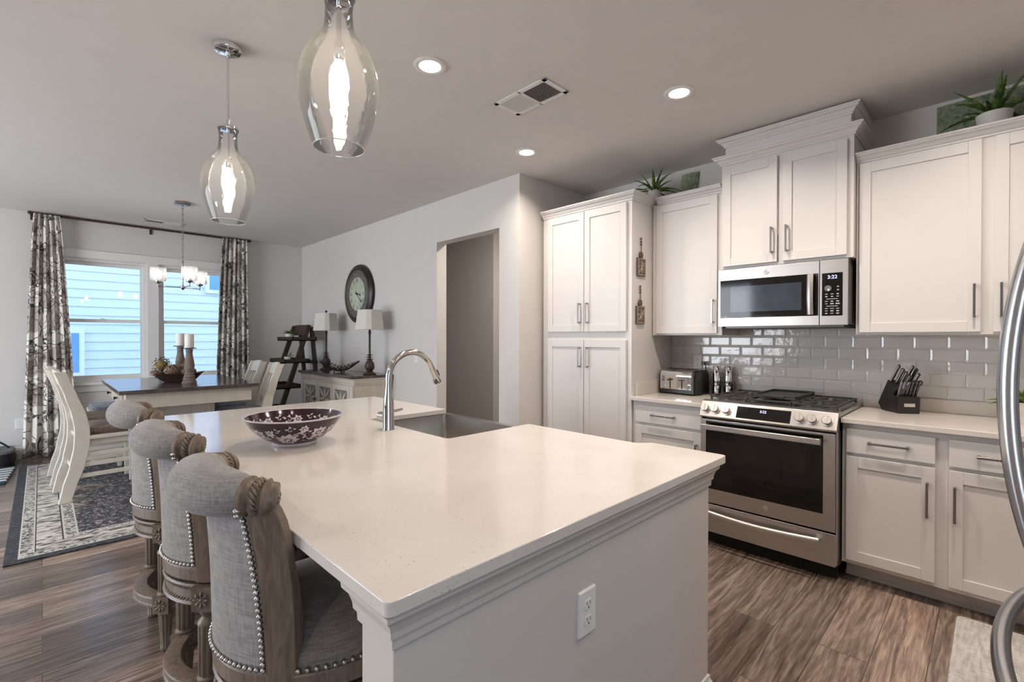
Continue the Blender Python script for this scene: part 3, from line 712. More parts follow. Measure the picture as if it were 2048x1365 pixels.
# oven door
od = mesh_obj('oven_door', MB().box(rx0+0.008, rx1-0.008, 3.088, 3.133, 0.283, 0.826), 'steel', t, bevel=0.003, world=True)
mesh_obj('oven_window', MB().box(rx0+0.038, rx1-0.066, 3.0855, 3.09, 0.375, 0.814), 'blackglass', od, bevel=0.002, world=True)
mesh_obj('inner_window', MB().box(rx0+0.13, rx1-0.15, 3.0845, 3.087, 0.45, 0.73), 'ovenwin', od, world=True)
m = MB(); m.box(rx0+0.028, rx1-0.066, 3.022, 3.036, 0.766, 0.800)
for xx in (rx0+0.034, rx1-0.092): m.box(xx, xx+0.02, 3.034, 3.089, 0.772, 0.794)
mesh_obj('handle', m, 'steel', od, bevel=0.004, world=True)
def emblem(c, r):
    m = MB(); m.lathe([(0, 0), (r, 0), (r, -0.002), (r*0.9, -0.003), (r*0.86, -0.0018), (0, -0.0018)], c, 28, axis='Y')
    m.tube([(c[0]+r*0.45*math.cos(a), c[1]-0.003, c[2]+r*0.45*math.sin(a)) for a in [0.6+i*0.35 for i in range(15)]], r*0.07, 6)
    m.tube([(c[0]+r*0.2*math.cos(a)*0.9, c[1]-0.003, c[2]-r*0.05+r*0.3*math.sin(2*a)) for a in [i*0.4 for i in range(16)]], r*0.06, 6)
    return m
mesh_obj('emblem', emblem((-0.955, 3.0875, 0.326), 0.0165), 'emblem', od, smooth=True, world=True)
# drawer
dr = mesh_obj('drawer', MB().box(rx0+0.004, rx1-0.006, 3.092, 3.134, 0.092, 0.272), 'steel', t, bevel=0.003, world=True)
m = MB(); pts = []
hp = []
for i in range(25):
    u = i/24; x = rx0+0.03+u*(rx1-rx0-0.105); bow = 0.016*math.sin(PI*u)
    hp.append((x, 3.048-bow*0.6, 0.229-bow*0.9))
m.tube(hp, 0.019, 12, flat=0.6)
for xx in (rx0+0.035, rx1-0.10): m.box(xx, xx+0.026, 3.05, 3.093, 0.214, 0.238)
mesh_obj('handle', m, 'steel', dr, smooth=True, world=True)
# cooktop and grates
mesh_obj('cooktop', MB().box(rx0-0.001, rx1+0.001, 3.155, YW-0.024, 0.905, 0.938).box(rx0+0.02, rx1-0.02, 3.185, YW-0.05, 0.938, 0.9405), 'steel', t, bevel=0.003, world=True)
def grate(x0, x1, y0, y1, z):
    m = MB(); h = 0.012
    for (a, b_) in ((x0, x0+0.014), (x1-0.014, x1)): m.box(a, b_, y0, y1, z, z+h)
    for (a, b_) in ((y0+0.0005, y0+0.014), (y1-0.014, y1-0.0005), ((y0+y1)/2-0.006, (y0+y1)/2+0.006)): m.box(x0+0.002, x1-0.002, a, b_, z+0.0006, z+h-0.0006)
    for cy_ in ((y0*0.75+y1*0.25), (y0*0.25+y1*0.75)):
        cx_ = (x0+x1)/2
        for k in range(4):
            a = PI/4+k*PI/2
            m.tube([(cx_+0.022*math.cos(a), cy_+0.022*math.sin(a), z+h*0.5), (cx_+0.105*math.cos(a), cy_+0.115*math.sin(a), z+h*0.5)], 0.006, 6)
        m.tube([(x0, cy_, z+h*0.5), (cx_-0.03, cy_, z+h*0.5)], 0.006, 6); m.tube([(x1, cy_, z+h*0.5), (cx_+0.03, cy_, z+h*0.5)], 0.006, 6)
    for xx in (x0+0.007, x1-0.007):
        for yy in (y0+0.007, y1-0.007): m.cyl((xx, yy, 0.940), (xx, yy, z), 0.007, n=8)
    return m
gy0, gy1 = 3.20, 3.735
for (a, b_) in ((rx0+0.018, rx0+0.252), (rx1-0.252, rx1-0.018)):
    mesh_obj('grate', grate(a, b_, gy0, gy1, 0.957), 'iron', t, bevel=0.002, world=True)
for (cx_, cy_) in ((rx0+0.135, 3.33), (rx0+0.135, 3.60), (rx1-0.135, 3.33), (rx1-0.135, 3.60)):
    m = MB().lathe([(0, 0.940), (0.05, 0.940), (0.05, 0.944), (0.036, 0.947), (0.036, 0.953), (0, 0.954)], (cx_, cy_, 0), 24); mesh_obj('burner', m, 'iron', t, smooth=True, world=True)
m = MB(); ga, gb = rx0+0.258, rx1-0.258
for xx in (ga, gb-0.014): m.box(xx, xx+0.014, gy0, gy1, 0.957, 0.969)
for yy in (gy0+0.0005, gy1-0.0145): m.box(ga+0.002, gb-0.002, yy, yy+0.014, 0.9576, 0.9684)
for xx in (ga+0.007, gb-0.007):
    for yy in (gy0+0.007, gy1-0.007): m.cyl((xx, yy, 0.940), (xx, yy, 0.957), 0.007, n=8)
mesh_obj('grate', m, 'iron', t, bevel=0.002, world=True)
single('griddle', MB().box(ga-0.008, gb+0.006, 3.30, 3.73, 0.9695, 0.980).box(ga-0.008, gb+0.006, 3.30, 3.315, 0.980, 0.992).box(ga-0.008, gb+0.006, 3.715, 3.73, 0.980, 0.992).box(ga-0.008, ga+0.004, 3.30, 3.73, 0.980, 0.992).box(gb-0.006, gb+0.006, 3.30, 3.73, 0.980, 0.992).box(ga+0.06, gb-0.06, 3.276, 3.30, 0.980, 0.990),
       'iron', 'black cast iron griddle plate on the middle of the range top', 'griddle', bevel=0.003)

# ------------------------------------------------------------------ microwave
t = thing('microwave', 'stainless over-the-range microwave with dark window under the raised cabinet', 'microwave', (-0.98, 3.6, 1.42))
ux0, ux1, uy, uz0, uz1 = -1.358, -0.600, 3.385, 1.433, 1.830
mesh_obj('body', MB().box(ux0+0.002, ux1-0.002, uy+0.022, YW-0.014, uz0+0.006, uz1).box(ux0+0.03, ux1-0.03, uy+0.06, YW-0.03, uz0-0.012, uz0+0.006), 'sidegrey', t, bevel=0.002, world=True)
mesh_obj('vent_panel', box(ux0+0.01, ux1-0.01, uy+0.03, YW-0.03, uz0-0.016, uz0-0.011), 'blackmetal', t, world=True)
d = mesh_obj('door', MB().box(ux0, -0.747, uy, uy+0.022, uz0, uz1-0.001), 'steel', t, bevel=0.002, world=True)
mesh_obj('door_glass', box(ux0+0.015, -0.752, uy-0.003, uy+0.002, uz0+0.059, uz1-0.078), 'blackglass', d, bevel=0.002, world=True)
mesh_obj('inner_window', box(ux0+0.085, -0.842, uy-0.004, uy-0.002, uz0+0.098, uz1-0.125), 'micwin', d, world=True)
m = MB(); hp = [(-0.788, uy-0.030-0.012*math.sin(PI*i/16), uz0+0.066+(uz1-uz0-0.150)*i/16) for i in range(17)]
m.tube(hp, 0.017, 10, flat=0.35, up=(1, 0, 0))
for z in (uz0+0.072, uz1-0.102): m.box(-0.798, -0.778, uy-0.030, uy-0.002, z, z+0.016)
mesh_obj('handle', m, 'steel', d, smooth=True, world=True)
mesh_obj('emblem', emblem((-1.046, uy-0.0005, uz1-0.042), 0.0145), 'emblem', d, smooth=True, world=True)
mesh_obj('lettering', text_mb('Profile', 0.014, lambda x, y: (-1.316+x, uy-0.0035, 1.500+y)), 'print', d, world=True)
p = mesh_obj('control_panel', MB().box(-0.744, ux1, uy, uy+0.022, uz0, uz1-0.001), 'steel', t, bevel=0.002, world=True)
kp = mesh_obj('keypad', box(-0.733, -0.627, uy-0.003, uy+0.002, uz0+0.056, uz1-0.082), 'blackglass', p, bevel=0.002, world=True)
mesh_obj('digits', text_mb('3:22', 0.030, lambda x, y: (-0.679+x, uy-0.0036, 1.722+y)), 'digits', kp, world=True)
m = MB(); m.lathe([(0.015, 0), (0.018, -0.003), (0.018, -0.006), (0.015, -0.006), (0.0, -0.005)], (-0.700, uy-0.003, 1.655), 28, axis='Y')
mesh_obj('dial', m, 'chrome', kp, smooth=True, world=True)
m = MB()
def mk(x, z, w, h): m.box(x-w/2, x+w/2, uy-0.0036, uy-0.0030, z-h/2, z+h/2)
for dz in (1.664, 1.644): mk(-0.650, dz, 0.010, 0.006)
for r_ in range(9):
    for c_ in range(3):
        if r_ in (2, 5) and c_ != 1: continue
        mk(-0.709+0.029*c_, 1.620-0.0145*r_, 0.058 if r_ in (2, 5) else random.uniform(0.010, 0.021), 0.003 if r_ in (2, 5) else random.choice((0.0035, 0.005, 0.006)))
mesh_obj('key_marks', m, 'print', kp, world=True)

# ------------------------------------------------------------------ island
IX0, IX1, IY0, IY1 = -3.238, -0.6956, 0.4016, 1.765
t = thing('kitchen_island', 'white kitchen island base with panelled end and moulding under the quartz top', 'island', (-1.95, 1.1, 0))
ex0, ex1 = -0.845, -0.730
m = MB(); m.box(-3.13, -2.38, 0.86, 1.715, 0.0, SB-0.001); m.box(-1.64, ex0, 0.86, 1.715, 0.0, SB-0.001); m.box(-2.38, -1.64, 0.86, 1.22, 0.0, SB-0.001); m.box(-2.38, -1.64, 1.22, 1.70, 0.0, 0.62)
mesh_obj('body', m, 'island', t, bevel=0.002, world=True)
mesh_obj('end_panel', box(ex0, ex1, 0.434, 1.742, 0.0, SB-0.001), 'island', t, bevel=0.003, world=True)
mesh_obj('end_panel', box(-3.205, -3.13, 0.434, 1.742, 0.0, SB-0.001), 'island', t, bevel=0.003, world=True)
ring = [(ex0, 1.742), (ex1, 1.742), (ex1, 0.434), (ex0, 0.434)][::-1]
prof = [(0, 0.812), (0.006, 0.812), (0.007, 0.832), (0.012, 0.834), (0.013, 0.846), (0.018, 0.862), (0.028, 0.874), (0.029, 0.884), (0, 0.884)]
mesh_obj('molding', MB().molding(prof, ring, closed=True), 'island', t, world=True)
bprof = [(0, 0.0), (0.020, 0.0), (0.020, 0.018), (0.013, 0.022), (0.013, 0.085), (0.006, 0.098), (0.005, 0.112), (0, 0.115)]
mesh_obj('base_molding', MB().molding(bprof, ring, closed=True), 'trim', t, world=True)
for (xa, xb) in ((-3.12, -2.76), (-2.755, -2.39), (-1.63, -1.25), (-1.245, -0.86)):
    m = shaker(xa, xb, 0.12, 0.86, 1.735); mesh_obj('door', m, 'island', t, bevel=0.0015, world=True)
# the counter outline with the apron sink cut-out
def roundcorners(pts, rad, n=5):
    out = []
    for i, p in enumerate(pts):
        p = Vector(p); a = (Vector(pts[i-1])-p); b_ = (Vector(pts[(i+1) % len(pts)])-p)
        r = min(rad.get(i, 0), a.length*0.45, b_.length*0.45)
        if r <= 0: out.append(tuple(p)); continue
        a.normalize(); b_.normalize()
        for k in range(n+1):
            u = k/n; q = (p+a*r)*(1-u)**2 + p*2*u*(1-u) + (p+b_*r)*u*u; out.append(tuple(q))
    return out
pts = [(IX1, IY0), (IX1, 1.822), (-1.00, 1.822), (-1.045, IY1), (-1.66, IY1), (-1.66, 1.252), (-2.36, 1.252), (-2.36, IY1), (IX0, IY1), (IX0, IY0)]
pts = roundcorners(pts, {0: 0.018, 1: 0.02, 2: 0.03, 3: 0.02, 4: 0.006, 5: 0.02, 6: 0.02, 7: 0.006, 8: 0.012, 9: 0.012})
single('island_countertop', MB().prism(pts, lambda a, b, d: (a, b, d), SB, ST), 'quartz', 'large speckled cream quartz top of the kitchen island', 'countertop', bevel=0.003)

# apron sink
t = thing('farmhouse_sink', 'stainless apron-front sink set into the island behind the faucet', 'sink', (-2.01, 1.5, 0.66))
def rrect(x0, x1, y0, y1, r, z, n=5):
    o = []
    for cx_, cy_, a in ((x1-r, y1-r, 0), (x0+r, y1-r, PI/2), (x0+r, y0+r, PI), (x1-r, y0+r, 1.5*PI)):
        o += [(cx_+r*math.cos(a+PI/2*k/n), cy_+r*math.sin(a+PI/2*k/n), z) for k in range(n+1)]
    return o
def loft(loops, cap0=False, cap1=False):
    m = MB(); n = len(loops[0]); v = [p for l in loops for p in l]; f = []
    for i in range(len(loops)-1):
        for j in range(n): f.append((i*n+j, i*n+(j+1) % n, (i+1)*n+(j+1) % n, (i+1)*n+j))
    if cap0: f.append(tuple(range(n)))
    if cap1: f.append(tuple((len(loops)-1)*n+j for j in range(n)))
    return m.add(v, f)
L = [rrect(-2.379, -1.641, 1.235, 1.80, 0.012, 0.664), rrect(-2.379, -1.641, 1.235, 1.80, 0.012, SB-0.001), rrect(-2.358, -1.662, 1.256, 1.758, 0.02, SB-0.001),
     rrect(-2.350, -1.670, 1.262, 1.752, 0.028, 0.72), rrect(-2.32, -1.70, 1.29, 1.72, 0.03, 0.685), rrect(-2.06, -1.96, 1.44, 1.54, 0.04, 0.680)]
mesh_obj('basin', loft(L, True, True), 'sink', t, smooth=True, world=True)
mesh_obj('drain', MB().lathe([(0, 0.683), (0.04, 0.683), (0.055, 0.684), (0.057, 0.681)], (-2.01, 1.49, 0), 24), 'chrome', t, smooth=True, world=True)

# faucet
t = thing('kitchen_faucet', 'tall brushed pull-down faucet with arched spout at the island sink', 'faucet', (-2.017, 1.172, ST))
m = MB().lathe([(0, 0.0002), (0.029, 0.0002), (0.029, 0.006), (0.027, 0.012), (0.0265, 0.10), (0.024, 0.135), (0.0185, 0.175), (0.0158, 0.205), (0.0158, 0.21)], (0, 0, 0), 32)
mesh_obj('body', m, 'chromeb', t, smooth=True)
R = 0.128; pth = [(0, 0, 0.209), (0, 0, 0.222)] + [(0, R-R*math.cos(a), 0.238+R*math.sin(a)) for a in [i*PI/24*0.87 for i in range(25)]]
mesh_obj('spout', MB().tube(pth, 0.0148, 20), 'chromeb', t, smooth=True)
e = Vector(pth[-1]); dr_ = (Vector(pth[-1])-Vector(pth[-2])).normalized()
mesh_obj('spray_head', MB().tube([e-dr_*0.002, e+dr_*0.01, e+dr_*0.05, e+dr_*0.088, e+dr_*0.092], [0.0155, 0.0160, 0.0185, 0.0215, 0.0195], 20), 'chromeb', t, smooth=True)
b0 = e+dr_*0.045+Vector((0, 0.0195, 0.008)); mesh_obj('spray_button', MB().tube([b0-dr_*0.016, b0+dr_*0.016], 0.006, 10), 'blackpl', t, smooth=True)
m = MB().cyl((-0.024, -0.004, 0.062), (-0.060, -0.010, 0.062), 0.019, n=20); m.cyl((-0.060, -0.010, 0.062), (-0.066, -0.011, 0.062), 0.017, n=20)
hd = mesh_obj('handle', m, 'chromeb', t, smooth=True)
mesh_obj('lever', MB().tube([(-0.052, -0.006, 0.066), (-0.05, 0.05, 0.076), (-0.048, 0.105, 0.082)], [0.007, 0.0065, 0.006], 10), 'chromeb', hd, smooth=True)

# decorative bowl with white floral pattern
BP = [(0.0, 0.012), (0.082, 0.012), (0.088, 0.016), (0.115, 0.030), (0.140, 0.050), (0.160, 0.072), (0.176, 0.095), (0.186, 0.114)]
def bowl_at(v, inner=False):
    lens = [0]
    for (r0, z0_), (r1, z1_) in zip(BP[2:], BP[3:]): lens.append(lens[-1]+math.hypot(r1-r0, z1_-z0_))
    v = min(max(v, 0), lens[-1]-1e-6)
    for i in range(len(lens)-1):
        if lens[i] <= v <= lens[i+1]:
            u = (v-lens[i])/(lens[i+1]-lens[i]); a, b_ = BP[2+i], BP[3+i]
            r, z = a[0]+(b_[0]-a[0])*u, a[1]+(b_[1]-a[1])*u; dx, dz = (b_[0]-a[0]), (b_[1]-a[1]); l = math.hypot(dx, dz)
            nx, nz = dz/l, -dx/l
            return (r+nx*0.0007, z+nz*0.0007) if not inner else (r-nx*0.0047, z-nz*0.0047)
m = MB(); n = 64
m.cur = 0
outer = [(0, 0.0125), (0.060, 0.0125)] + BP[1:]
m.lathe(outer, n=n)
m.lathe([(r-0.004, z+0.002) if i else (0, 0.018) for i, (r, z) in enumerate(BP[1:])], n=n)
m.cur = 1
m.lathe([(0.186, 0.1125), (0.1885, 0.1145), (0.1885, 0.1175), (0.186, 0.119), (0.183, 0.118), (0.1815, 0.115)], n=n)
m.lathe([(0.060, 0.0), (0.082, 0.0), (0.086, 0.004), (0.0865, 0.0135), (0.080, 0.0150), (0.078, 0.0120), (0.060, 0.0120)], n=n)
def bmap(th0, v0, inner):
    def f(du, dv):
        r, z = bowl_at(v0+dv, inner); th = th0+du/max(0.09, bowl_at(v0, inner)[0]); return (r*math.cos(th), r*math.sin(th), z)
    return f
def petal(m, fn, ang, r0, r1, w, cx_=0, cy_=0):
    c, s_ = math.cos(ang), math.sin(ang); out = []
    for k in range(11):
        u = k/10; out.append((r0+(r1-r0)*u, w*math.sin(PI*u**0.75)))
    for k in range(9, 0, -1):
        u = k/10; out.append((r0+(r1-r0)*u, -w*math.sin(PI*u**0.75)))
    P = [fn(cx_+a*c-b_*s_, cy_+a*s_+b_*c) for a, b_ in out]
    q = [P[0]] ; vs = P; fs = [(0, 1, 19)]+[(k, k+1, 20-k-1, 20-k) for k in range(1, 9)]+[(9, 10, 11)]
    m.add(vs, fs)
def ribbon(m, fn, pts_, w):
    vs = []; fs = []
    for i, (a, b_) in enumerate(pts_):
        p0 = pts_[max(0, i-1)]; p1 = pts_[min(len(pts_)-1, i+1)]; dx, dy = p1[0]-p0[0], p1[1]-p0[1]; l = math.hypot(dx, dy) or 1
        nx, ny = -dy/l*w, dx/l*w; vs += [fn(a+nx, b_+ny), fn(a-nx, b_-ny)]
    for i in range(len(pts_)-1): fs.append((2*i, 2*i+1, 2*i+3, 2*i+2))
    m.add(vs, fs)
def flower(th, v, R, k=8, inner=False, tw=0):
    fn = bmap(th, v, inner)
    for i in range(k): petal(m, fn, 2*PI*i/k+tw, R*0.30, R*(1.0 if i % 2 else 0.86), R*0.23)
    for i in range(5): petal(m, fn, 2*PI*i/5+0.3, R*0.02, R*0.26, R*0.09)
def scroll(th, v, R, sg, inner=False):
    fn = bmap(th, v, inner)
    ribbon(m, fn, [(sg*R*(1-0.13*i/2.2)*math.cos(1.2+i*0.42)*0.8**(i/6), R*(1-0.13*i/2.2)*math.sin(1.2+i*0.42)*0.8**(i/6)) for i in range(15)], 0.0013)
    for a in (0.5, 1.7, 2.9): petal(m, fn, a, R*0.75, R*1.55, R*0.24)
for i in range(8):
    th = i*2*PI/8+0.25; up = i % 2
    flower(th, 0.044 if up else 0.078, 0.044 if up else 0.036, 10 if up else 8, tw=i)
    scroll(th+0.10, 0.105 if up else 0.026, 0.014, 1 if up else -1); scroll(th-0.22, 0.098 if up else 0.030, 0.013, -1)
    scroll(th+0.42, 0.082 if up else 0.050, 0.018, 1 if up else -1)
    fn = bmap(th, 0.065, False); ribbon(m, fn, [(0.030+0.011*k, 0.024*math.sin(k*0.75+i)) for k in range(10)], 0.0013)
    for k in (1, 3, 5, 7): petal(m, fn, 1.4-1.1*(k % 4), 0.001, 0.022, 0.0052, 0.030+0.011*k, 0.024*math.sin(k*0.75+i))
    flower(th+0.39, 0.106 if up else 0.088, 0.021, 7, tw=i*0.7); flower(th+0.20, 0.072 if up else 0.055, 0.014, 6, tw=i)
    flower(th+0.1, 0.092, 0.024, 7, True, i); scroll(th+0.33, 0.092, 0.016, 1, True); scroll(th+0.55, 0.100, 0.014, -1, True)
    for k in range(4): petal(m, bmap(th+0.22+0.15*k, 0.068, True), k*1.3, 0.0, 0.022, 0.005)
single('decorative_bowl', m, ['purple', 'glazew'], 'deep purple ceramic bowl with white floral pattern on the island', 'bowl', loc=(-2.03, 0.745, ST+0.0003), smooth=True)

# outlets and switches
def outlet(label, c, axis, plug=False, kind='outlet', kind_name='wall_outlet', lift=0.0):
    """axis: 'X+' faces +X, 'Y-' faces -Y."""
    t = thing(kind_name, label, kind, c, {'Y-': 0, 'X+': PI/2}[axis])
    mesh_obj('plate', MB().hexa([(-0.036,0,-0.0585),(0.036,0,-0.0585),(0.036,0,0.0585),(-0.036,0,0.0585)], [(-0.033,-0.007,-0.0555),(0.033,-0.007,-0.0555),(0.033,-0.007,0.0555),(-0.033,-0.007,0.0555)]), 'plate', t, bevel=0.001)
    if kind == 'switch':
        for x in (-0.0, ): mesh_obj('toggle', MB().hexa([(x-0.008,-0.007,-0.016),(x+0.008,-0.007,-0.016),(x+0.008,-0.007,0.016),(x-0.008,-0.007,0.016)], [(x-0.007,-0.011,-0.014),(x+0.007,-0.011,-0.014),(x+0.007,-0.008,0.014),(x-0.007,-0.008,0.014)]), 'plate', t)
        return t
    for z in (0.0205, -0.0205):
        m = MB(); m.prism([(0.0155*math.cos(a), max(-0.0125, min(0.0125, 0.0165*math.sin(a)))) for a in [2*PI*i/24 for i in range(24)]], lambda a, b, d: (a, d, z+b), -0.0069, -0.0086)
        sk = mesh_obj('socket', m, 'plate', t)
        m = MB(); m.box(-0.0075, -0.0055, -0.0089, -0.0084, z-0.001, z+0.008); m.box(0.0055, 0.0075, -0.0089, -0.0084, z-0.001, z+0.007); m.cyl((0, -0.0084, z-0.007), (0, -0.0089, z-0.007), 0.0026, n=10)
        mesh_obj('slots', m, 'slot', sk)
    return t
outlet('white double outlet on the end panel of the island', (ex1+0.0002, 0.992, 0.651), 'X+', kind_name='outlet')
outlet('white outlet above the toaster with a black plug in it', (-1.681, YW-0.0117, 1.160), 'Y-', kind_name='outlet')
outlet('white outlet on the tile behind the knife block', (-0.362, YW-0.0117, 1.150), 'Y-', kind_name='outlet')
outlet('white outlet low on the wall beside the left curtain', (XF+0.0005, -0.172, 0.39), 'X+', kind_name='outlet')
outlet('white outlet plate on the wall seen through the faucet arch', (-4.393, YK-0.0005, 1.14), 'Y-', kind_name='outlet')

# ------------------------------------------------------------------ counter stools
def pol(r, a, z): return (r*math.sin(a), -r*math.cos(a), z)      # angle 0 points to the back of the stool (-Y)
D2 = math.radians
def make_stool(label):
    t = thing('bar_stool', label, 'stool', (0,0,0), 0, 'bar stools along the island')
    # swivel seat
    mesh_obj('seat', MB().lathe([(0, 0.694), (0.08, 0.692), (0.15, 0.684), (0.20, 0.670), (0.235, 0.650), (0.254, 0.630), (0.260, 0.612), (0.260, 0.606)], n=48), 'seatlinen_shaded', t, smooth=True)
    mesh_obj('seat_rail', MB().lathe([(0.20, 0.563), (0.262, 0.563), (0.266, 0.567), (0.267, 0.603), (0.264, 0.607), (0.20, 0.607), (0.20, 0.563)], n=48), 'stoolwood', t, smooth=True)
    m = MB()
    k = 62
    for i in range(k):
        a = D2(54)+(2*PI-D2(108))*i/(k-1); m.sphere(pol(0.2645, a, 0.6145), 0.0066, 8, 6)
    mesh_obj('nailhead_trim', m, 'nail', t, smooth=True)
    # upholstered back
    def ro(z): u = (z-0.61)/0.38; return 0.266+0.006*math.sin(PI*min(1, u)*0.5)+0.030*max(0, u-0.35)**2
    def amax(z): u = (z-0.61)/0.36; return D2(39.5-8.5*max(0, u)**1.6)
    def back(u, v):
        z = 0.608+0.392*v; a = amax(z); th = -a+2*a*u; return pol(ro(z), th, z)
    def backin(u, v):
        z = 0.66+0.34*v; a = amax(z); th = -a+2*a*u; return pol(ro(z)-0.058-0.012*math.sin(PI*v), th, z)
    m = MB(); m.grid(back, 24, 14); m.grid(backin, 24, 14)
    bk = mesh_obj('backrest', m, 'linen', t, smooth=True)
    m = MB()
    for sg in (-1, 1):
        for i in range(27):
            z = 0.619+(0.965-0.619)*i/26; m.sphere(pol(ro(z)+0.002, sg*(amax(z)-D2(1.6)), z), 0.0068, 8, 6)
    for i in range(1, 23):
        a = D2(-37.8)+D2(75.6)*i/23; m.sphere(pol(0.2685, a, 0.619), 0.0066, 8, 6)
    mesh_obj('nailhead_trim', m, 'nail', bk, smooth=True)
    # bolster roll on top: crescent, thick in the middle
    def axis(a): u = a/D2(44); return pol(0.297-0.036*u*u, a, 1.014-0.016*u*u)
    AR = D2(31); pth = [axis(-AR+2*AR*i/28) for i in range(29)]
    rr_ = [0.041+0.019*math.cos(PI/2*(-1+2*i/28))**0.8 if 0 < i < 28 else 0.040 for i in range(29)]
    mesh_obj('headroll', MB().tube(pth, rr_, 22), 'linen', t, smooth=True)
    for sg in (-1, 1):
        # carved spool and end disc
        A = [axis(sg*D2(a)) for a in (30.5, 31.5, 32.5, 33.3, 34.2, 36.0, 37.8, 38.6, 39.2, 40.0, 41.0, 43.5, 44.2)]
        Rs = [0.041, 0.043, 0.043, 0.036, 0.033, 0.032, 0.033, 0.036, 0.040, 0.041, 0.034, 0.033, 0.029]
        sp = mesh_obj('carved_spool', MB().tube(A, Rs, 24), 'stoolwood', t, smooth=True)
        # twisted rope around the spool
        m = MB(); c0 = Vector(axis(sg*D2(34.2))); c1 = Vector(axis(sg*D2(37.8))); ax = (c1-c0).normalized(); u = Vector((0,0,1)); w = ax.cross(u).normalized(); u = w.cross(ax)
        for j in range(20):
            b_ = 2*PI*j/20; pts_ = []
            for q in range(5):
                s_ = q/4; bb = b_+0.55*s_; pts_.append(c0+(c1-c0)*s_+(u*math.cos(bb)+w*math.sin(bb))*(0.0335+0.004*math.sin(PI*s_)))
            m.tube(pts_, [0.002, 0.0040, 0.0046, 0.0040, 0.002], 6)
        mesh_obj('rope_carving', m, 'stooldark', sp, smooth=True)
        e0 = Vector(axis(sg*D2(44.2))); ax = (Vector(axis(sg*D2(44.2)))-Vector(axis(sg*D2(43)))).normalized(); w = ax.cross(Vector((0,0,1))).normalized(); u = w.cross(ax)
        m = MB()
        for j in range(6):
            a = 2*PI*j/6; p = e0+ax*0.0008+(u*math.cos(a)+w*math.sin(a))*0.0085; m.sphere(p, 0.0052, 8, 6)
        m.sphere(e0+ax*0.001, 0.0045, 8, 6); m.tube([e0+ax*0.0006+(u*math.cos(2*PI*k/20)+w*math.sin(2*PI*k/20))*0.0155 for k in range(20)], 0.0018, 6, closed=True)
        mesh_obj('rosette', m, 'stooldark', sp, smooth=True)
        m = MB()
        for j in range(5): m.sphere(Vector(axis(sg*D2(29.3)))+(u*math.cos(2.1+sg*0.0+j*0.55)+w*math.sin(2.1+j*0.55))*0.043, 0.0075, 8, 6)
        mesh_obj('nailhead_trim', m, 'nail', sp, smooth=True)
        # the side post: flat plank sweeping up into the volute
        Z = [0.562, 0.62, 0.72, 0.80, 0.87, 0.915, 0.95, 0.978, 1.0]
        A0 = [39.6, 39.0, 38.2, 36.8, 34.8, 33.2, 31.8, 33.5, 36.5]; A1 = [53, 53, 52.5, 51.5, 50.0, 49.2, 47.6, 45.2, 42.5]
        RO = [0.269, 0.270, 0.273, 0.274, 0.277, 0.281, 0.286, 0.290, 0.290]; RI = [0.205, 0.206, 0.214, 0.228, 0.244, 0.248, 0.251, 0.254, 0.257]
        rows = []
        for z, a0, a1, r1, r0 in zip(Z, A0, A1, RO, RI):
            am = (a0+a1)/2
            rows.append([pol(r1, sg*D2(a0), z), pol(r1+0.001, sg*D2(am), z), pol(r1-0.004, sg*D2(a1), z), pol(r0+0.01, sg*D2(a1+1.5), z), pol(r0, sg*D2(am), z), pol(r0, sg*D2(a0), z)])
        mesh_obj('back_post', loft(rows, True, True), 'stoolwood', t, bevel=0.003)
    # swivel plate and lower frame
    mesh_obj('swivel', MB().lathe([(0, 0.553), (0.15, 0.553), (0.15, 0.5635), (0, 0.5635)], n=32), 'blackmetal', t)
    mesh_obj('apron', MB().lathe([(0.21, 0.484), (0.262, 0.484), (0.266, 0.488), (0.263, 0.494), (0.257, 0.500), (0.256, 0.536), (0.263, 0.541), (0.266, 0.547), (0.262, 0.553), (0.0, 0.553), (0.0, 0.548), (0.21, 0.540), (0.21, 0.484)], n=48), 'stoolwood', t, smooth=True)
    for z in (0.499, 0.536):
        m = MB()
        for i in range(120):
            a = 2*PI*i/120
            m.tube([pol(0.2575, a-0.022, z-0.004), pol(0.2595, a, z), pol(0.2575, a+0.022, z+0.004)], [0.002, 0.0042, 0.002], 5)
        mesh_obj('rope_bead', m, 'stooldark', t, smooth=True)
    for ang in (45, 135, 225, 315):
        a = D2(ang); r0 = 0.245; cx_, cy_, _ = pol(r0, a, 0); ca, sa = math.cos(a), math.sin(a)
        Rz = Matrix.Translation((cx_, cy_, 0)) @ Matrix.Rotation(a, 4, 'Z')
        m = MB()
        m.box(-0.033, 0.033, -0.033, 0.033, 0.474, 0.5525)
        m.lathe([(0.020, 0.474), (0.026, 0.466), (0.022, 0.458), (0.016, 0.448), (0.024, 0.438), (0.030, 0.430), (0.030, 0.424)], n=20)
        m.lathe([(0.029, 0.424), (0.0285, 0.262), (0.024, 0.256)], n=60, rmod=lambda b_: 1-0.13*(0.5+0.5*math.cos(10*b_))**2)
        m.lathe([(0.024, 0.258), (0.032, 0.252), (0.032, 0.246), (0.026, 0.243)], n=20)
        m.box(-0.034, 0.034, -0.034, 0.034, 0.172, 0.244)
        m.lathe([(0.026, 0.172), (0.030, 0.166), (0.026, 0.160)], n=20)
        m.lathe([(0.0275, 0.161), (0.018, 0.022), (0.021, 0.018), (0.021, 0.006), (0.015, 0.0), (0, 0.0)], n=50, rmod=lambda b_: 1-0.13*(0.5+0.5*math.cos(10*b_))**2)
        m.xf(Rz)
        lg = mesh_obj('leg', m, 'stoolwood', t, smooth=True)
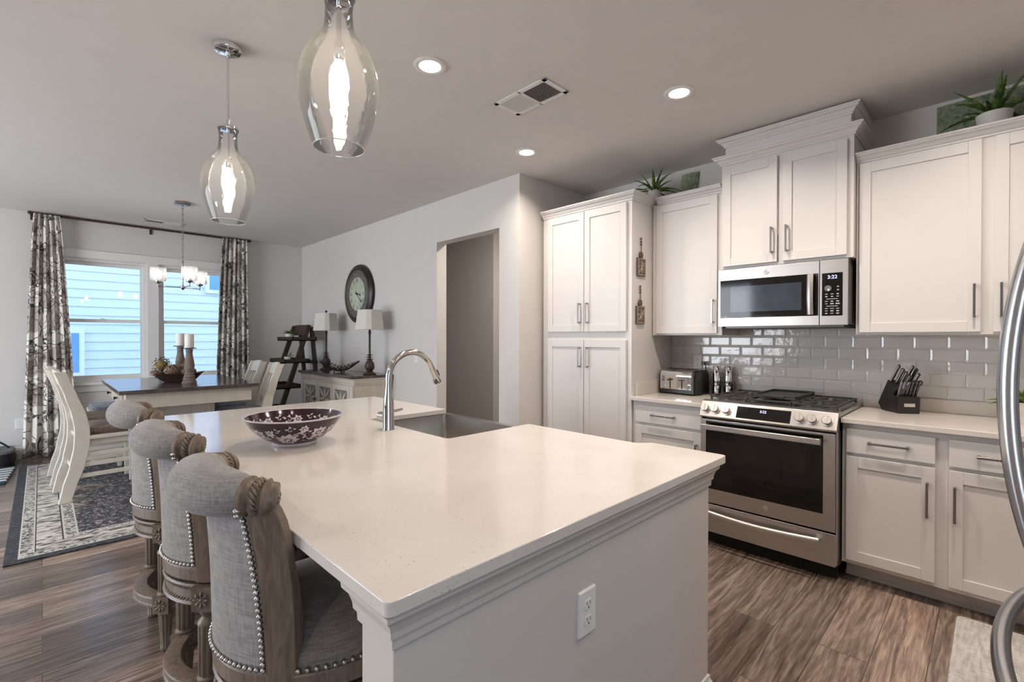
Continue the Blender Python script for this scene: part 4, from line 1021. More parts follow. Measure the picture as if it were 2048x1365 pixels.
        for zc in (0.513, 0.208):
            m = MB()
            for face in (0, 1, 2, 3):
                F = Matrix.Rotation(face*PI/2, 4, 'Z'); i0 = len(m.v)
                for j in range(8):
                    b_ = 2*PI*j/8; m.tube([(0.004*math.cos(b_), -0.0345, zc+0.004*math.sin(b_)), (0.020*math.cos(b_), -0.0375, zc+0.020*math.sin(b_)), (0.026*math.cos(b_), -0.0345, zc+0.026*math.sin(b_))], [0.002, 0.0042, 0.0015], 5)
                m.sphere((0, -0.035, zc), 0.006, 8, 6); m.xf(F, i0)
            m.xf(Rz); mesh_obj('rosette', m, 'stooldark', lg, smooth=True)
    m = MB().lathe([(0.215, 0.185), (0.262, 0.185), (0.266, 0.190), (0.266, 0.198), (0.262, 0.202), (0.262, 0.222), (0.266, 0.226), (0.264, 0.232), (0.255, 0.235), (0.215, 0.235), (0.215, 0.185)], n=56)
    mesh_obj('foot_ring', m, 'stoolwood', t, smooth=True)
    return t
st = make_stool('grey linen bar stool nearest the end panel of the island'); st.location = (-1.285, 0.556, 0.001)
dup(st, (-1.965, 0.557, 0.001), D2(0), 'grey linen bar stool in the middle of the three along the island')
dup(st, (-2.68, 0.553, 0.001), D2(0), 'grey linen bar stool farthest along the island, next to the dining rug')

# ------------------------------------------------------------------ ceiling fixtures
def can(c, label):
    t = thing('recessed_light', label, 'ceiling light', (c[0], c[1], ZC), 0, 'recessed ceiling lights')
    mesh_obj('trim_ring', MB().lathe([(0.083, -0.0005), (0.084, -0.004), (0.080, -0.007), (0.062, -0.009), (0.056, -0.006), (0.054, -0.0008)], n=40), 'trim', t, smooth=True)
    mesh_obj('lens', MB().lathe([(0, -0.003), (0.0555, -0.003)], n=40), 'can', t)
    return t
can((-2.045, 1.427), 'recessed ceiling light nearest the large glass pendant'); can((-1.265, 2.589), 'recessed ceiling light in front of the microwave cabinet'); can((-2.477, 2.603), 'recessed ceiling light in front of the pantry')
CANS_AND_FILL = [(-2.045, 1.427, 6), (-1.265, 2.589, 13), (-2.477, 2.603, 10), (-0.05, 2.60, 14), (-0.75, 1.43, 4.5), (0.54, 1.43, 9), (-2.2, -1.6, 14), (-4.4, -1.6, 14), (0.2, -1.6, 14)]  # the living room ones at the end are unseen, added for frontal light
for c in CANS_AND_FILL: area('can_and_fill_light', (c[0], c[1], ZC-0.012), (0,0,0), 0.10, 0.10, c[2], (1.0, 0.885, 0.78), shape='DISK', spread=D2(146))

area('hallway_fill_light', (-3.22, 3.50, ZC-0.012), (0,0,0), 0.12, 0.12, 18, (1.0, 0.90, 0.82), shape='DISK')  # unseen lamp added to lift the dark hallway
def make_pendant(label):
    t = thing('pendant_light', label, 'pendant light', (0,0,ZC), 0, 'glass pendants over the island'); z = -0.842
    mesh_obj('canopy', MB().lathe([(0, -0.026), (0.052, -0.026), (0.060, -0.022), (0.0625, -0.014), (0.0625, -0.0005), (0, -0.0005)], n=40), 'chrome', t, smooth=True)
    mesh_obj('rod', MB().cyl((0,0,-0.027), (0,0,z+0.451), 0.0058, n=14).cyl((0,0,-0.05), (0,0,-0.027), 0.009, n=14).cyl((0,0,z+0.451), (0,0,z+0.488), 0.0085, n=14), 'chrome', t, smooth=True)
    mesh_obj('cap', MB().lathe([(0, 0.464), (0.018, 0.464), (0.040, 0.458), (0.0460, 0.452), (0.0460, 0.443), (0.039, 0.441), (0, 0.441)], (0,0,z), 32), 'chrome', t, smooth=True)
    prof = [(0.0715, 0.0), (0.082, 0.03), (0.094, 0.065), (0.105, 0.105), (0.112, 0.145), (0.1145, 0.175), (0.112, 0.21), (0.104, 0.245), (0.089, 0.28), (0.070, 0.308), (0.051, 0.332), (0.0425, 0.352), (0.0395, 0.38), (0.0385, 0.405), (0.0405, 0.427), (0.0445, 0.443)]
    m = MB().lathe(prof, (0,0,z), 48)
    g = mesh_obj('glass_shade', m, 'pglass', t, smooth=True)
    mesh_obj('glass_rim', MB().tube([(0.0715*math.cos(2*PI*i/48), 0.0715*math.sin(2*PI*i/48), z) for i in range(48)], 0.0016, 8, closed=True), 'rimglass', g, smooth=True)
    s_ = mesh_obj('socket', MB().lathe([(0, 0.441), (0.0075, 0.441), (0.0075, 0.315), (0.014, 0.312), (0.0155, 0.305), (0.0155, 0.262), (0.012, 0.257), (0, 0.257)], (0,0,z), 20), 'chrome', t, smooth=True)
    mesh_obj('bulb', MB().lathe([(0.011, 0.258), (0.014, 0.245), (0.024, 0.228), (0.028, 0.207), (0.024, 0.186), (0.012, 0.174), (0, 0.170)], (0,0,z), 24), 'bulb', t, smooth=True)
    return t
pd = make_pendant('clear glass pendant light hanging farther from the camera over the island'); pd.location = (-2.603, 0.645, ZC)
dup(pd, (-1.363, 0.628, ZC), None, 'large near clear glass pendant light cut off at the top of the picture')

def register(label, x0, x1, y0, y1, along):
    t = thing('ceiling_vent', label, 'vent', ((x0+x1)/2, (y0+y1)/2, ZC))
    w, d_ = (x1-x0)/2, (y1-y0)/2; m = MB(); b_ = 0.028
    m.box(-w, w, -d_, -d_+b_, -0.007, -0.0005); m.box(-w, w, d_-b_, d_, -0.007, -0.0005); m.box(-w, -w+b_, -d_, d_, -0.007, -0.0005); m.box(w-b_, w, -d_, d_, -0.007, -0.0005)
    if along == 'X': m.box(-0.006, 0.006, -d_, d_, -0.007, -0.0005)
    else: m.box(-w, w, -0.006, 0.006, -0.007, -0.0005)
    mesh_obj('frame', m, 'trim', t, bevel=0.002)
    mesh_obj('duct', box(-w+b_*0.8, w-b_*0.8, -d_+b_*0.8, d_-b_*0.8, -0.0012, -0.0006), 'black', t)
    m = MB(); L_ = (2*w if along == 'X' else 2*d_)-2*b_; n = int(L_/0.012)
    for i in range(n):
        q = -L_/2+(i+0.5)*L_/n; tilt = -0.0055 if q < 0 else 0.0055
        if abs(q) < 0.01: continue
        if along == 'X': m.hexa([(q-0.0006-tilt,-d_+b_,-0.0015),(q+0.0006-tilt,-d_+b_,-0.0015),(q+0.0006-tilt,d_-b_,-0.0015),(q-0.0006-tilt,d_-b_,-0.0015)], [(q-0.0006+tilt,-d_+b_,-0.0085),(q+0.0006+tilt,-d_+b_,-0.0085),(q+0.0006+tilt,d_-b_,-0.0085),(q-0.0006+tilt,d_-b_,-0.0085)])
        else: m.hexa([(-w+b_,q-0.0006-tilt,-0.0015),(-w+b_,q+0.0006-tilt,-0.0015),(w-b_,q+0.0006-tilt,-0.0015),(w-b_,q-0.0006-tilt,-0.0015)], [(-w+b_,q-0.0006+tilt,-0.0085),(-w+b_,q+0.0006+tilt,-0.0085),(w-b_,q+0.0006+tilt,-0.0085),(w-b_,q-0.0006+tilt,-0.0085)])
    mesh_obj('louvers', m, 'trim', t)
register('white ceiling vent above the kitchen between the recessed lights', -2.105, -1.70, 1.925, 2.135, 'X')
register('white ceiling vent near the dining windows', -7.21, -7.04, 0.86, 1.27, 'Y')

# chandelier
t = thing('chandelier', 'brushed chandelier with glass cylinder shades on a chain over the dining table', 'chandelier', (-5.93, 1.05, ZC))
mesh_obj('canopy', MB().lathe([(0, -0.03), (0.06, -0.03), (0.078, -0.022), (0.078, -0.0005), (0, -0.0005)], n=6), 'nickel', t)
m = MB(); z = -0.032; k = 0
while z > -0.60:
    pts_ = []
    for i in range(14):
        a = 2*PI*i/14; x = 0.0075*math.cos(a); zz = 0.021*math.sin(a)
        pts_.append((x if k % 2 else 0, 0 if k % 2 else x, z-0.018+zz))
    m.tube(pts_, 0.0024, 6, closed=True); z -= 0.0315; k += 1
m.tube([(0.013*math.cos(2*PI*i/16), 0, -0.625+0.013*math.sin(2*PI*i/16)) for i in range(16)], 0.003, 6, closed=True)
mesh_obj('chain', m, 'nickel', t, smooth=True)
mesh_obj('column', MB().lathe([(0, -0.636), (0.007, -0.638), (0.007, -0.865), (0.020, -0.870), (0.022, -0.885), (0.018, -0.895), (0.008, -0.905), (0, -0.912)], n=20), 'nickel', t, smooth=True)
for ang in (200, 80, 320):
    a = D2(ang)+YAW; c, s_ = math.cos(a), math.sin(a); x, y = 0.215*c, 0.215*s_
    arm = mesh_obj('arm', MB().tube([(0.01*c, 0.01*s_, -0.884), (x, y, -0.880)], 0.005, 10).cyl((x, y, -0.895), (x, y, -0.845), 0.0055, n=10).lathe([(0.006, -0.852), (0.030, -0.838), (0.032, -0.828), (0.018, -0.826), (0.018, -0.80), (0, -0.80)], (x, y, 0), 20), 'nickel', t, smooth=True)
    mesh_obj('glass_shade', MB().lathe([(0.030, -0.826), (0.066, -0.824), (0.069, -0.818), (0.0695, -0.690)], (x, y, 0), 32), 'sglass', arm, smooth=True)
    mesh_obj('bulb', MB().lathe([(0.010, -0.80), (0.020, -0.785), (0.030, -0.755), (0.028, -0.73), (0.014, -0.708), (0, -0.704)], (x, y, 0), 20), 'bulb2', arm, smooth=True)

# ------------------------------------------------------------------ fridge (only its handles reach into the picture)
t = thing('refrigerator', 'stainless refrigerator with bowed bar handles at the right edge of the picture', 'refrigerator', (0.46, 1.40, 0))
fx = 0.092
mesh_obj('body', box(fx+0.065, 0.85, 0.945, 1.855, 0.02, 1.78), 'steelv', t, bevel=0.004, world=True)
def bow(p0, p1, out, n=28, attach=0.045):
    P0, P1 = Vector(p0), Vector(p1); o = []
    for i in range(n+1):
        u = i/n; e = math.sin(PI*u)**0.62; o.append(P0+(P1-P0)*u+Vector((-out*e, 0, 0)))
    return o
for i, (ya, yb) in enumerate(((1.403, 1.853), (0.947, 1.397))):
    d = mesh_obj('door', box(fx, fx+0.060, ya, yb, 0.80, 1.785), 'steelv', t, bevel=0.006, world=True)
    yh = 1.455 if i == 0 else 1.345
    mesh_obj('handle', MB().tube(bow((fx+0.004, yh, 0.875), (fx+0.004, yh, 1.625), 0.074), 0.0155, 18, up=(0, 1, 0)), 'steelv', d, smooth=True, world=True)
d = mesh_obj('freezer_drawer', box(fx, fx+0.060, 0.947, 1.853, 0.09, 0.79), 'steelv', t, bevel=0.006, world=True)
mesh_obj('handle', MB().tube(bow((fx+0.004, 1.00, 0.715), (fx+0.004, 1.80, 0.715), 0.080), 0.0155, 18), 'steelv', d, smooth=True, world=True)

# kitchen mat
m = MB(); pts = roundcorners([(-0.119, 1.95), (0.34, 1.95), (0.34, 3.155), (-0.114, 3.155)], {0: 0.03, 1: 0.03, 2: 0.03, 3: 0.03})
single('kitchen_mat', m.prism(pts, lambda a, b, d: (a, b, d), 0.0005, 0.012), 'mat', 'pale grey woven mat on the wood floor in front of the base cabinet', 'mat', bevel=0.004)

# ------------------------------------------------------------------ things on the worktops
t = thing('toaster', 'black and chrome four-slot toaster beside the pantry panel', 'toaster', (-1.724, 3.630, ST+0.0003), D2(-2))
def rb(x0, x1, y0, y1, z0, z1, r):      # box with the top long edges rounded, along X
    P = [(y0, z0), (y1, z0)] + [(y1-r+r*math.cos(a), z1-r+r*math.sin(a)) for a in [PI/2*i/7 for i in range(8)]] + [(y0+r+r*math.cos(a), z1-r+r*math.sin(a)) for a in [PI/2+PI/2*i/7 for i in range(8)]]
    return P
P = rb(0, 0, -0.125, 0.125, 0.008, 0.192, 0.055)
mesh_obj('body', MB().prism(P, lambda a, b, d: (d, a, b), -0.146, 0.146).prism([(0.86*a, 0.008+0.93*(b-0.008)) for a, b in P], lambda a, b, d: (d, a, b), -0.156, 0.156), 'blackpl', t, bevel=0.006)
P2 = [(-0.126, 0.038)]+[(-0.126, 0.135)]+[(-0.072+0.0545*math.cos(a), 0.138+0.0555*math.sin(a)) for a in [PI-PI/2*i/7 for i in range(8)]]+[(-0.07, 0.190), (-0.07, 0.038)]
mesh_obj('chrome_front', MB().prism(P2, lambda a, b, d: (d, a-0.0012, b+0.0012), -0.135, 0.128), 'chrome', t, bevel=0.004)
mesh_obj('chrome_top', box(-0.140, 0.140, -0.085, 0.085, 0.190, 0.1945), 'chrome', t, bevel=0.003)
for y in (-0.055, 0.010): 
    for x in (-0.068, 0.068): mesh_obj('slot', box(x-0.06, x+0.06, y, y+0.034, 0.1935, 0.1955), 'black', t)
for x in (-0.105, 0.100):
    mesh_obj('dial', MB().lathe([(0, -0.020), (0.014, -0.020), (0.0165, -0.016), (0.0175, 0.0)], (x, -0.127, 0.062), 24, axis='Y'), 'chrome', t, smooth=True)
for x in (-0.048, 0.050):
    sl_ = mesh_obj('lever_track', box(x-0.0035, x+0.0035, -0.1295, -0.126, 0.045, 0.125), 'black', t)
    mesh_obj('lever', box(x-0.016, x+0.016, -0.146, -0.128, 0.108, 0.118), 'blackpl', sl_, bevel=0.003)
for x in (-0.105, 0.100):
    for z in (0.105, 0.120, 0.135): mesh_obj('button', box(x-0.009, x+0.009, -0.1295, -0.126, z-0.0035, z+0.0035), 'blackpl', t)
m = MB().tube([(0.06, 0.128, 0.05), (0.09, 0.145, 0.06), (0.115, 0.150, 0.14), (0.112, 0.138, 0.222), (0.100, 0.128, 0.238)], 0.004, 8); m.box(0.085, 0.112, 0.116, 0.138, 0.224, 0.252)
mesh_obj('cord', m, 'blackpl', t, smooth=False)

t = thing('mill_stand', 'black stand holding the two chrome mills by the range', 'stand', (-1.458, 3.718, ST+0.0003), D2(20))
m = MB(); m.box(-0.085, 0.085, -0.04, 0.04, 0.0, 0.012)
for x in (-0.085, 0.0, 0.085): m.hexa([(x-0.010,-0.035,0.012),(x+0.010,-0.035,0.012),(x+0.010,0.035,0.012),(x-0.010,0.035,0.012)], [(x-0.004,-0.01,0.105),(x+0.004,-0.01,0.105),(x+0.004,0.03,0.105),(x-0.004,0.03,0.105)])
mesh_obj('base', m, 'blackpl', t, bevel=0.003)
def mill(loc, label):
    t = thing('pepper_mill', label, 'mill', loc, 0, 'chrome mills on the black stand')
    mesh_obj('body', MB().lathe([(0, 0), (0.027, 0), (0.028, 0.003), (0.028, 0.058), (0.026, 0.062)], n=28), 'chrome', t, smooth=True)
    mesh_obj('collar', MB().lathe([(0.0245, 0.060), (0.0245, 0.068)], n=28), 'black', t, smooth=True)
    mesh_obj('cap', MB().lathe([(0.026, 0.066), (0.0265, 0.070), (0.0255, 0.205), (0.022, 0.210), (0, 0.211)], n=28), 'chrome', t, smooth=True)
    mesh_obj('button', MB().cyl((0.010, -0.0225, 0.168), (0.0115, -0.0275, 0.168), 0.0085, n=16), 'blackpl', t, smooth=True)
    return t
c, s_ = math.cos(D2(20)), math.sin(D2(20))
ml = mill((-1.458-0.0415*c, 3.718-0.0415*s_, ST+0.0128), 'left chrome mill standing in the black stand')
dup(ml, (-1.458+0.0415*c, 3.718+0.0415*s_, ST+0.0128), None, 'right chrome mill in the black stand, next to the range')

# knife block and its knives
KL = Vector((-0.380, 3.640, ST+0.0003)); KR = D2(37)
t = thing('knife_block', 'slanted black knife block with a silver plate on the right worktop', 'knife block', KL, KR)
m = MB(); 
side = [(0.02, 0.0), (0.055, 0.0), (-0.055, 0.165), (-0.06, 0.172), (0.0, 0.212), (0.115, 0.045), (0.125, 0.0)]
body = [(-0.030, 0.012), (0.02, 0.0), (0.075, 0.0), (-0.035, 0.215), (-0.115, 0.163)]
# main block leans towards the front (local -Y); profile in (y, z)
main = [(0.118, 0.010), (0.055, 0.0), (-0.062, 0.150), (0.002, 0.205)]
main = [(0.125, 0.040), (0.085, 0.0), (0.045, 0.0), (-0.042, 0.135), (0.030, 0.190)]
mesh_obj('block', MB().prism(main, lambda a, b, d: (d, a, b), -0.056, 0.056), 'knifeblk', t, bevel=0.003)
mesh_obj('front_rack', MB().prism([(0.075, 0.0), (-0.070, 0.0), (-0.074, 0.098), (-0.020, 0.102), (0.010, 0.06)], lambda a, b, d: (d, a, b), -0.0575, 0.0575), 'knifeblk', t, bevel=0.004)
mesh_obj('name_plate', box(-0.028, 0.030, -0.0735, -0.070, 0.040, 0.060), 'emblem', t, bevel=0.001)
def knife(name, label, x, y, z, ang, L, w, th, group, roll=0.0):
    """handle standing out of the block; ang tilts the handle towards the front."""
    m = MB(); pro = [(0.0, w*0.40), (0.12*L, w*0.36), (0.35*L, w*0.5), (0.75*L, w*0.48), (0.93*L, w*0.55), (L, w*0.40)]
    top = [(s_, wy) for s_, wy in pro]; poly = [(a, b_) for a, b_ in top]+[(a, -b_*(1.25 if a > 0.8*L else 1.0)) for a, b_ in reversed(top)]
    m.prism(poly, lambda a, b_, d: (d, b_, a), -th/2, th/2)
    R = Matrix.Translation(KL) @ Matrix.Rotation(KR, 4, 'Z') @ Matrix.Translation((x, y, z)) @ Matrix.Rotation(ang, 4, 'X') @ Matrix.Rotation(roll, 4, 'Z')
    t = thing(name, label, 'knife', (0,0,0), 0, group); t.matrix_world = R; BASE[t.name] = Vector((0,0,0))
    mesh_obj('handle', m, 'blackpl', t, bevel=0.002)
    m2 = MB(); q = [(a*1.005, b_*1.06) for a, b_ in poly]
    for sx in (-1, 1): m2.prism(poly, lambda a, b_, d: (d, b_*0.9, a*0.985+0.002), sx*(th/2), sx*(th/2+0.0012))
    mesh_obj('steel_cap', m2, 'chrome', t, bevel=0.0008)
    mesh_obj('blade', box(-0.0008, 0.0008, -w*0.3, w*0.3, -0.05, 0.004), 'chrome', t)
    return t
for i in range(6):
    knife('steak_knife', ['first', 'second', 'third', 'fourth', 'fifth', 'sixth'][i]+' steak knife from the left in the front row of the block', -0.045+0.018*i, -0.048, 0.098, D2(22), 0.095, 0.017, 0.0065, 'steak knives in the front row of the block')
big = [(-0.045, 0.018, 0.181, 0.125, 'tall knife at the left rear of the block'), (-0.032, -0.002, 0.165, 0.12, 'knife handle second in the slanted left column of the block'), (-0.022, -0.018, 0.153, 0.115, 'knife handle third in the slanted left column of the block'), (-0.012, -0.033, 0.141, 0.105, 'lowest knife handle in the slanted left column of the block'),
       (0.028, 0.016, 0.180, 0.122, 'tall dark knife at the right rear of the block'), (0.043, 0.004, 0.170, 0.115, 'knife handle second at the right side of the block'), (0.047, -0.016, 0.154, 0.10, 'short knife handle lowest at the right side of the block')]
for x, y, z, L_, lab in big: knife('kitchen_knife', lab, x, y, z, D2(36), L_, 0.018, 0.009, 'kitchen knives in the slanted block')
t = thing('kitchen_scissors', 'black handled kitchen scissors in the knife block', 'scissors', (0,0,0), 0)
t.matrix_world = Matrix.Translation(KL) @ Matrix.Rotation(KR, 4, 'Z') @ Matrix.Translation((0.040, -0.034, 0.141)) @ Matrix.Rotation(D2(36), 4, 'X')
for sg in (-1, 1):
    mesh_obj('handle', MB().tube([(0.017*sg+0.015*math.cos(2*PI*i/18), 0.0, 0.040+0.024*math.sin(2*PI*i/18)) for i in range(18)], 0.0045, 8, closed=True).tube([(0.003*sg, 0, 0), (0.009*sg, 0, 0.02)], 0.004, 8), 'blackpl', t, smooth=True)
mesh_obj('blade', box(-0.006, 0.006, -0.001, 0.001, -0.05, 0.004), 'chrome', t)

# carved hanging plaques on the pantry side
def plaque(label, y, zt, rz=0.0):
    t = thing('carved_plaque', label, 'wall decoration', (X1_P, y, zt), PI/2, 'carved plaques on the pantry side')
    # local: -Y faces out (+X in the room), X runs along the panel, z down from the hook
    m = MB().tube([(0, -0.006, 0), (0.006, -0.008, -0.03), (0.008, -0.008, -0.075), (0.0, -0.010, -0.118)], 0.004, 8); m.tube([(-0.003, -0.006, 0), (0.004, -0.008, -0.04), (0.006, -0.008, -0.08), (-0.004, -0.010, -0.118)], 0.003, 8)
    mesh_obj('cord', m, 'twig', t, smooth=True)
    m = MB()
    for z in (-0.008, -0.030, -0.050): m.sphere((0.003, -0.009, z), 0.0085, 10, 8)
    mesh_obj('beads', m, 'plaque', t, smooth=True)
    m = MB().prism([(0.024*math.cos(a), -0.135+0.028*math.sin(a)) for a in [2*PI*i/20 for i in range(20)]], lambda a, b_, d: (a, d, b_), -0.0005, -0.016)
    m.box(-0.057, 0.057, -0.017, -0.0005, -0.296, -0.158); mesh_obj('board', m, 'plaque', t, bevel=0.003)
    m = MB(); cz = -0.227
    for i in range(8):
        a = 2*PI*i/8+PI/8*0; L_ = 0.050 if i % 2 == 0 else 0.062
        for sg in (-1, 1):
            m.tube([(0.006*math.cos(a), -0.019, cz+0.006*math.sin(a)), (L_*0.55*math.cos(a+sg*0.25), -0.0205, cz+L_*0.55*math.sin(a+sg*0.25)), (L_*math.cos(a)*0.95, -0.019, cz+L_*math.sin(a))], 0.0026, 6)
    for sx in (-1, 1):
        m.box(sx*0.050-0.003, sx*0.050+0.003, -0.020, -0.016, cz-0.064, cz+0.064); m.box(-0.050, 0.050, -0.020, -0.016, cz+sx*0.061-0.003, cz+sx*0.061+0.003)
    m.sphere((0, -0.018, cz), 0.010, 10, 8); mesh_obj('carved_relief', m, 'plaquel', t, smooth=True)
    return t
X1_P = -1.9145
plaque('carved wooden plaque hanging upper on the pantry side panel', 3.283, 2.125); plaque('carved wooden plaque hanging lower on the pantry side panel', 3.272, 1.757)

# plants
def leaf(m, base, az, el, L, w, droop, serr=0.0, n=12, fold=0.3):
    p = Vector(base); d = Vector((math.cos(az)*math.cos(el), math.sin(az)*math.cos(el), math.sin(el))); side = Vector((-math.sin(az), math.cos(az), 0)); rows = []
    for i in range(n+1):
        u = i/n; ww = w*(0.55+1.1*u if u < 0.35 else (0.935)*(1-((u-0.35)/0.65)**1.5))
        if serr: ww *= 1+serr*(1 if i % 2 else -1)
        ww = max(ww, 0.0004); up = side.cross(d).normalized()
        if up.z < 0: up = -up
        rows.append([p+side*ww+up*ww*fold, p-up*ww*0.10, p-side*ww+up*ww*fold, p-up*ww*0.32])
        d = (d+Vector((0,0,-droop/n))).normalized(); p = p+d*(L/n)
    vs = [tuple(q) for r in rows for q in r]; fs = []
    for i in range(n):
        for j in range(4): fs.append((i*4+j, i*4+(j+1) % 4, (i+1)*4+(j+1) % 4, (i+1)*4+j))
    fs += [(0, 1, 2, 3), (n*4+3, n*4+2, n*4+1, n*4)]
    m.add(vs, fs)
def plant(label, loc, pot, mat_, leaves, potmat='ceramic'):
    t = thing('potted_plant', label, 'plant', loc)
    r0, r1, h = pot
    mesh_obj('pot', MB().lathe([(0, 0), (r0, 0), (r0+0.001, 0.004), (r1, h), (r1-0.006, h), (r1-0.008, h-0.012), (0, h-0.014)], n=32), potmat, t, smooth=True)
    mesh_obj('soil', MB().lathe([(0, h-0.011), (r1-0.009, h-0.013)], n=24), 'soil', t)
    m = MB()
    for lf in leaves: leaf(m, *lf)
    mesh_obj('foliage', m, mat_, t, smooth=False)
    return t
rng = random.Random(3)
L_ = []
for i in range(14):
    az = i*2.399; el = D2(18+58*(i/14)); L_.append(((0.008*math.cos(az), 0.008*math.sin(az), 0.160), az, el, (0.33 if i < 7 else 0.21)*(1-0.5*max(0, math.sin(az))), 0.0155, 1.25-0.6*(i/14), 0.10, 14))
for i in range(7): 
    az = i*0.9+0.4; L_.append(((0.02*math.cos(az), 0.02*math.sin(az), 0.158), az, D2(14), 0.27*(1-0.5*max(0, math.sin(az))), 0.013, 0.9, 0.1, 12))
plant('spiky agave in a white pot on top of the pantry cabinet', (-1.988, 3.630, 2.4055), (0.046, 0.054, 0.17), 'leaf', L_)
L_ = []
for i in range(12):
    az = i*2.399+0.7; el = D2(10+60*(i/12)); L_.append(((0.012*math.cos(az), 0.012*math.sin(az), 0.130), az, el, 0.23*(1-0.45*max(0, math.sin(az))), 0.020, 0.85-0.5*(i/12), 0.16, 16))
L_.append(((0, 0, 0.125), D2(-60), D2(75), 0.22, 0.02, 0.15, 0.16, 16))
plant('serrated aloe plant in a white pot on top of the right upper cabinet', (0.0, 3.575, 2.4025), (0.055, 0.072, 0.135), 'leafd', L_)
L_ = []
for i in range(16):
    az = i*2.399+0.2; el = D2(8+62*(i/16)); L_.append(((0.01*math.cos(az), 0.01*math.sin(az), 0.10), az, el, 0.165-0.05*(i/16), 0.021, 0.7-0.3*(i/16), 0, 12))
plant('bright green succulent in a square-sided pale pot behind the fridge handle', (0.125, 3.63, ST+0.0003), (0.052, 0.056, 0.108), 'leafb', L_, 'pot')

# green glass platters leaning above the cabinets
def platter(label, cx_, w, yb, yt, z0, h, skew=0.0):
    m = MB(); n = 12; k = 8
    def f(u, v, off):
        x = (u-0.5)*w; zz = v*h; sag = -0.025*(1-(2*u-1)**2)*(1-(2*v-1)**2)
        return (cx_+x+skew*v, yb+(yt-yb)*v-sag*0+off+0.02*((2*u-1)**2), z0+zz)
    m.grid(lambda u, v: f(u, v, 0), n, k); m.grid(lambda u, v: f(u, v, 0.008), n, k)
    m.add([f(u, v, o) for (u, v) in ((0,0),(1,0),(1,1),(0,1)) for o in (0, 0.008)], [(0,2,3,1),(4,6,7,5)])
    o = MB()
    b_ = [(i/n, 0) for i in range(n)]+[(1, j/k) for j in range(k)]+[(1-i/n, 1) for i in range(n)]+[(0, 1-j/k) for j in range(k)]
    q = len(b_); m.add([f(u, v, 0) for u, v in b_]+[f(u, v, 0.008) for u, v in b_], [(i, (i+1) % q, q+(i+1) % q, q+i) for i in range(q)])
    single('glass_platter', m, 'greenglass', label, 'platter', smooth=True)
platter('plain green glass platter leaning behind the agave above the left cabinet', -1.787, 0.145, 3.735, 3.775, 2.4055, 0.30, 0.035)
platter('hammered green glass platter leaning behind the aloe above the right cabinet', 0.02, 0.52, 3.755, 3.778, 2.4025, 0.325)

# ------------------------------------------------------------------ dining area
RUGX, RUGY = (-7.10, -4.06), (-0.165, 2.04)
M['rug'] = m_rug('oriental_rug', (RUGX[1]-RUGX[0])/2, (RUGY[1]-RUGY[0])/2)
single('dining_rug', box(-(RUGX[1]-RUGX[0])/2, (RUGX[1]-RUGX[0])/2, -(RUGY[1]-RUGY[0])/2, (RUGY[1]-RUGY[0])/2, 0.0005, 0.010), 'rug', 'cream and charcoal patterned rug with navy border under the dining table', 'rug', loc=(sum(RUGX)/2, sum(RUGY)/2, 0), bevel=0.003)
RZ = 0.0105

t = thing('dining_table', 'cream counter-height dining table with dark plank top near the windows', 'table', (-5.85, 0.99, RZ))
tx0, tx1, ty0, ty1, tz = -6.615, -5.085, 0.455, 1.525, 0.902
m = MB(); n = 6; pw = (tx1-tx0)/n
for i in range(n): m.box(tx0+i*pw+0.0008, tx0+(i+1)*pw-0.0008, ty0, ty1, tz-0.034, tz)
mesh_obj('tabletop', m, 'tabletop', t, bevel=0.003, world=True)
ap = mesh_obj('apron', MB().box(tx0+0.06, tx1-0.055, ty0+0.05, ty1-0.05, tz-0.165, tz-0.0345), 'cream', t, bevel=0.003, world=True)
for yy in (0.66, 0.66+0.30):
    pass
for (xa, xb) in ((-6.42, -5.90), (-5.84, -5.30)):
    dr = mesh_obj('drawer', box(xa, xb, ty0+0.036, ty0+0.0495, tz-0.150, tz-0.052), 'cream', t, bevel=0.003, world=True)
    for px in ((xa+xb)/2,):
        mesh_obj('knob', MB().lathe([(0, -0.030), (0.012, -0.029), (0.015, -0.022), (0.010, -0.014), (0.006, -0.010), (0.006, 0.001)], (px, ty0+0.036, tz-0.10), 16, axis='Y'), 'blackmetal', dr, smooth=True, world=True)
m = MB(); m.box(-6.25, -5.45, 0.72, 1.24, RZ+0.0005, 0.10); m.box(-6.20, -5.50, 0.745, 1.215, 0.10, tz-0.1655)
ped = mesh_obj('pedestal', m, 'cream', t, bevel=0.004, world=True)
for (ya, yb) in ((0.725, 0.775), (1.185, 1.235)): mesh_obj('frame_stile', box(-5.502, -5.478, ya, yb, 0.105, tz-0.1655), 'cream', ped, bevel=0.003, world=True)
for (za, zb) in ((0.105, 0.17), (tz-0.22, tz-0.1655)): mesh_obj('frame_rail', box(-5.502, -5.484, 0.775, 1.185, za, zb), 'cream', ped, bevel=0.003, world=True)

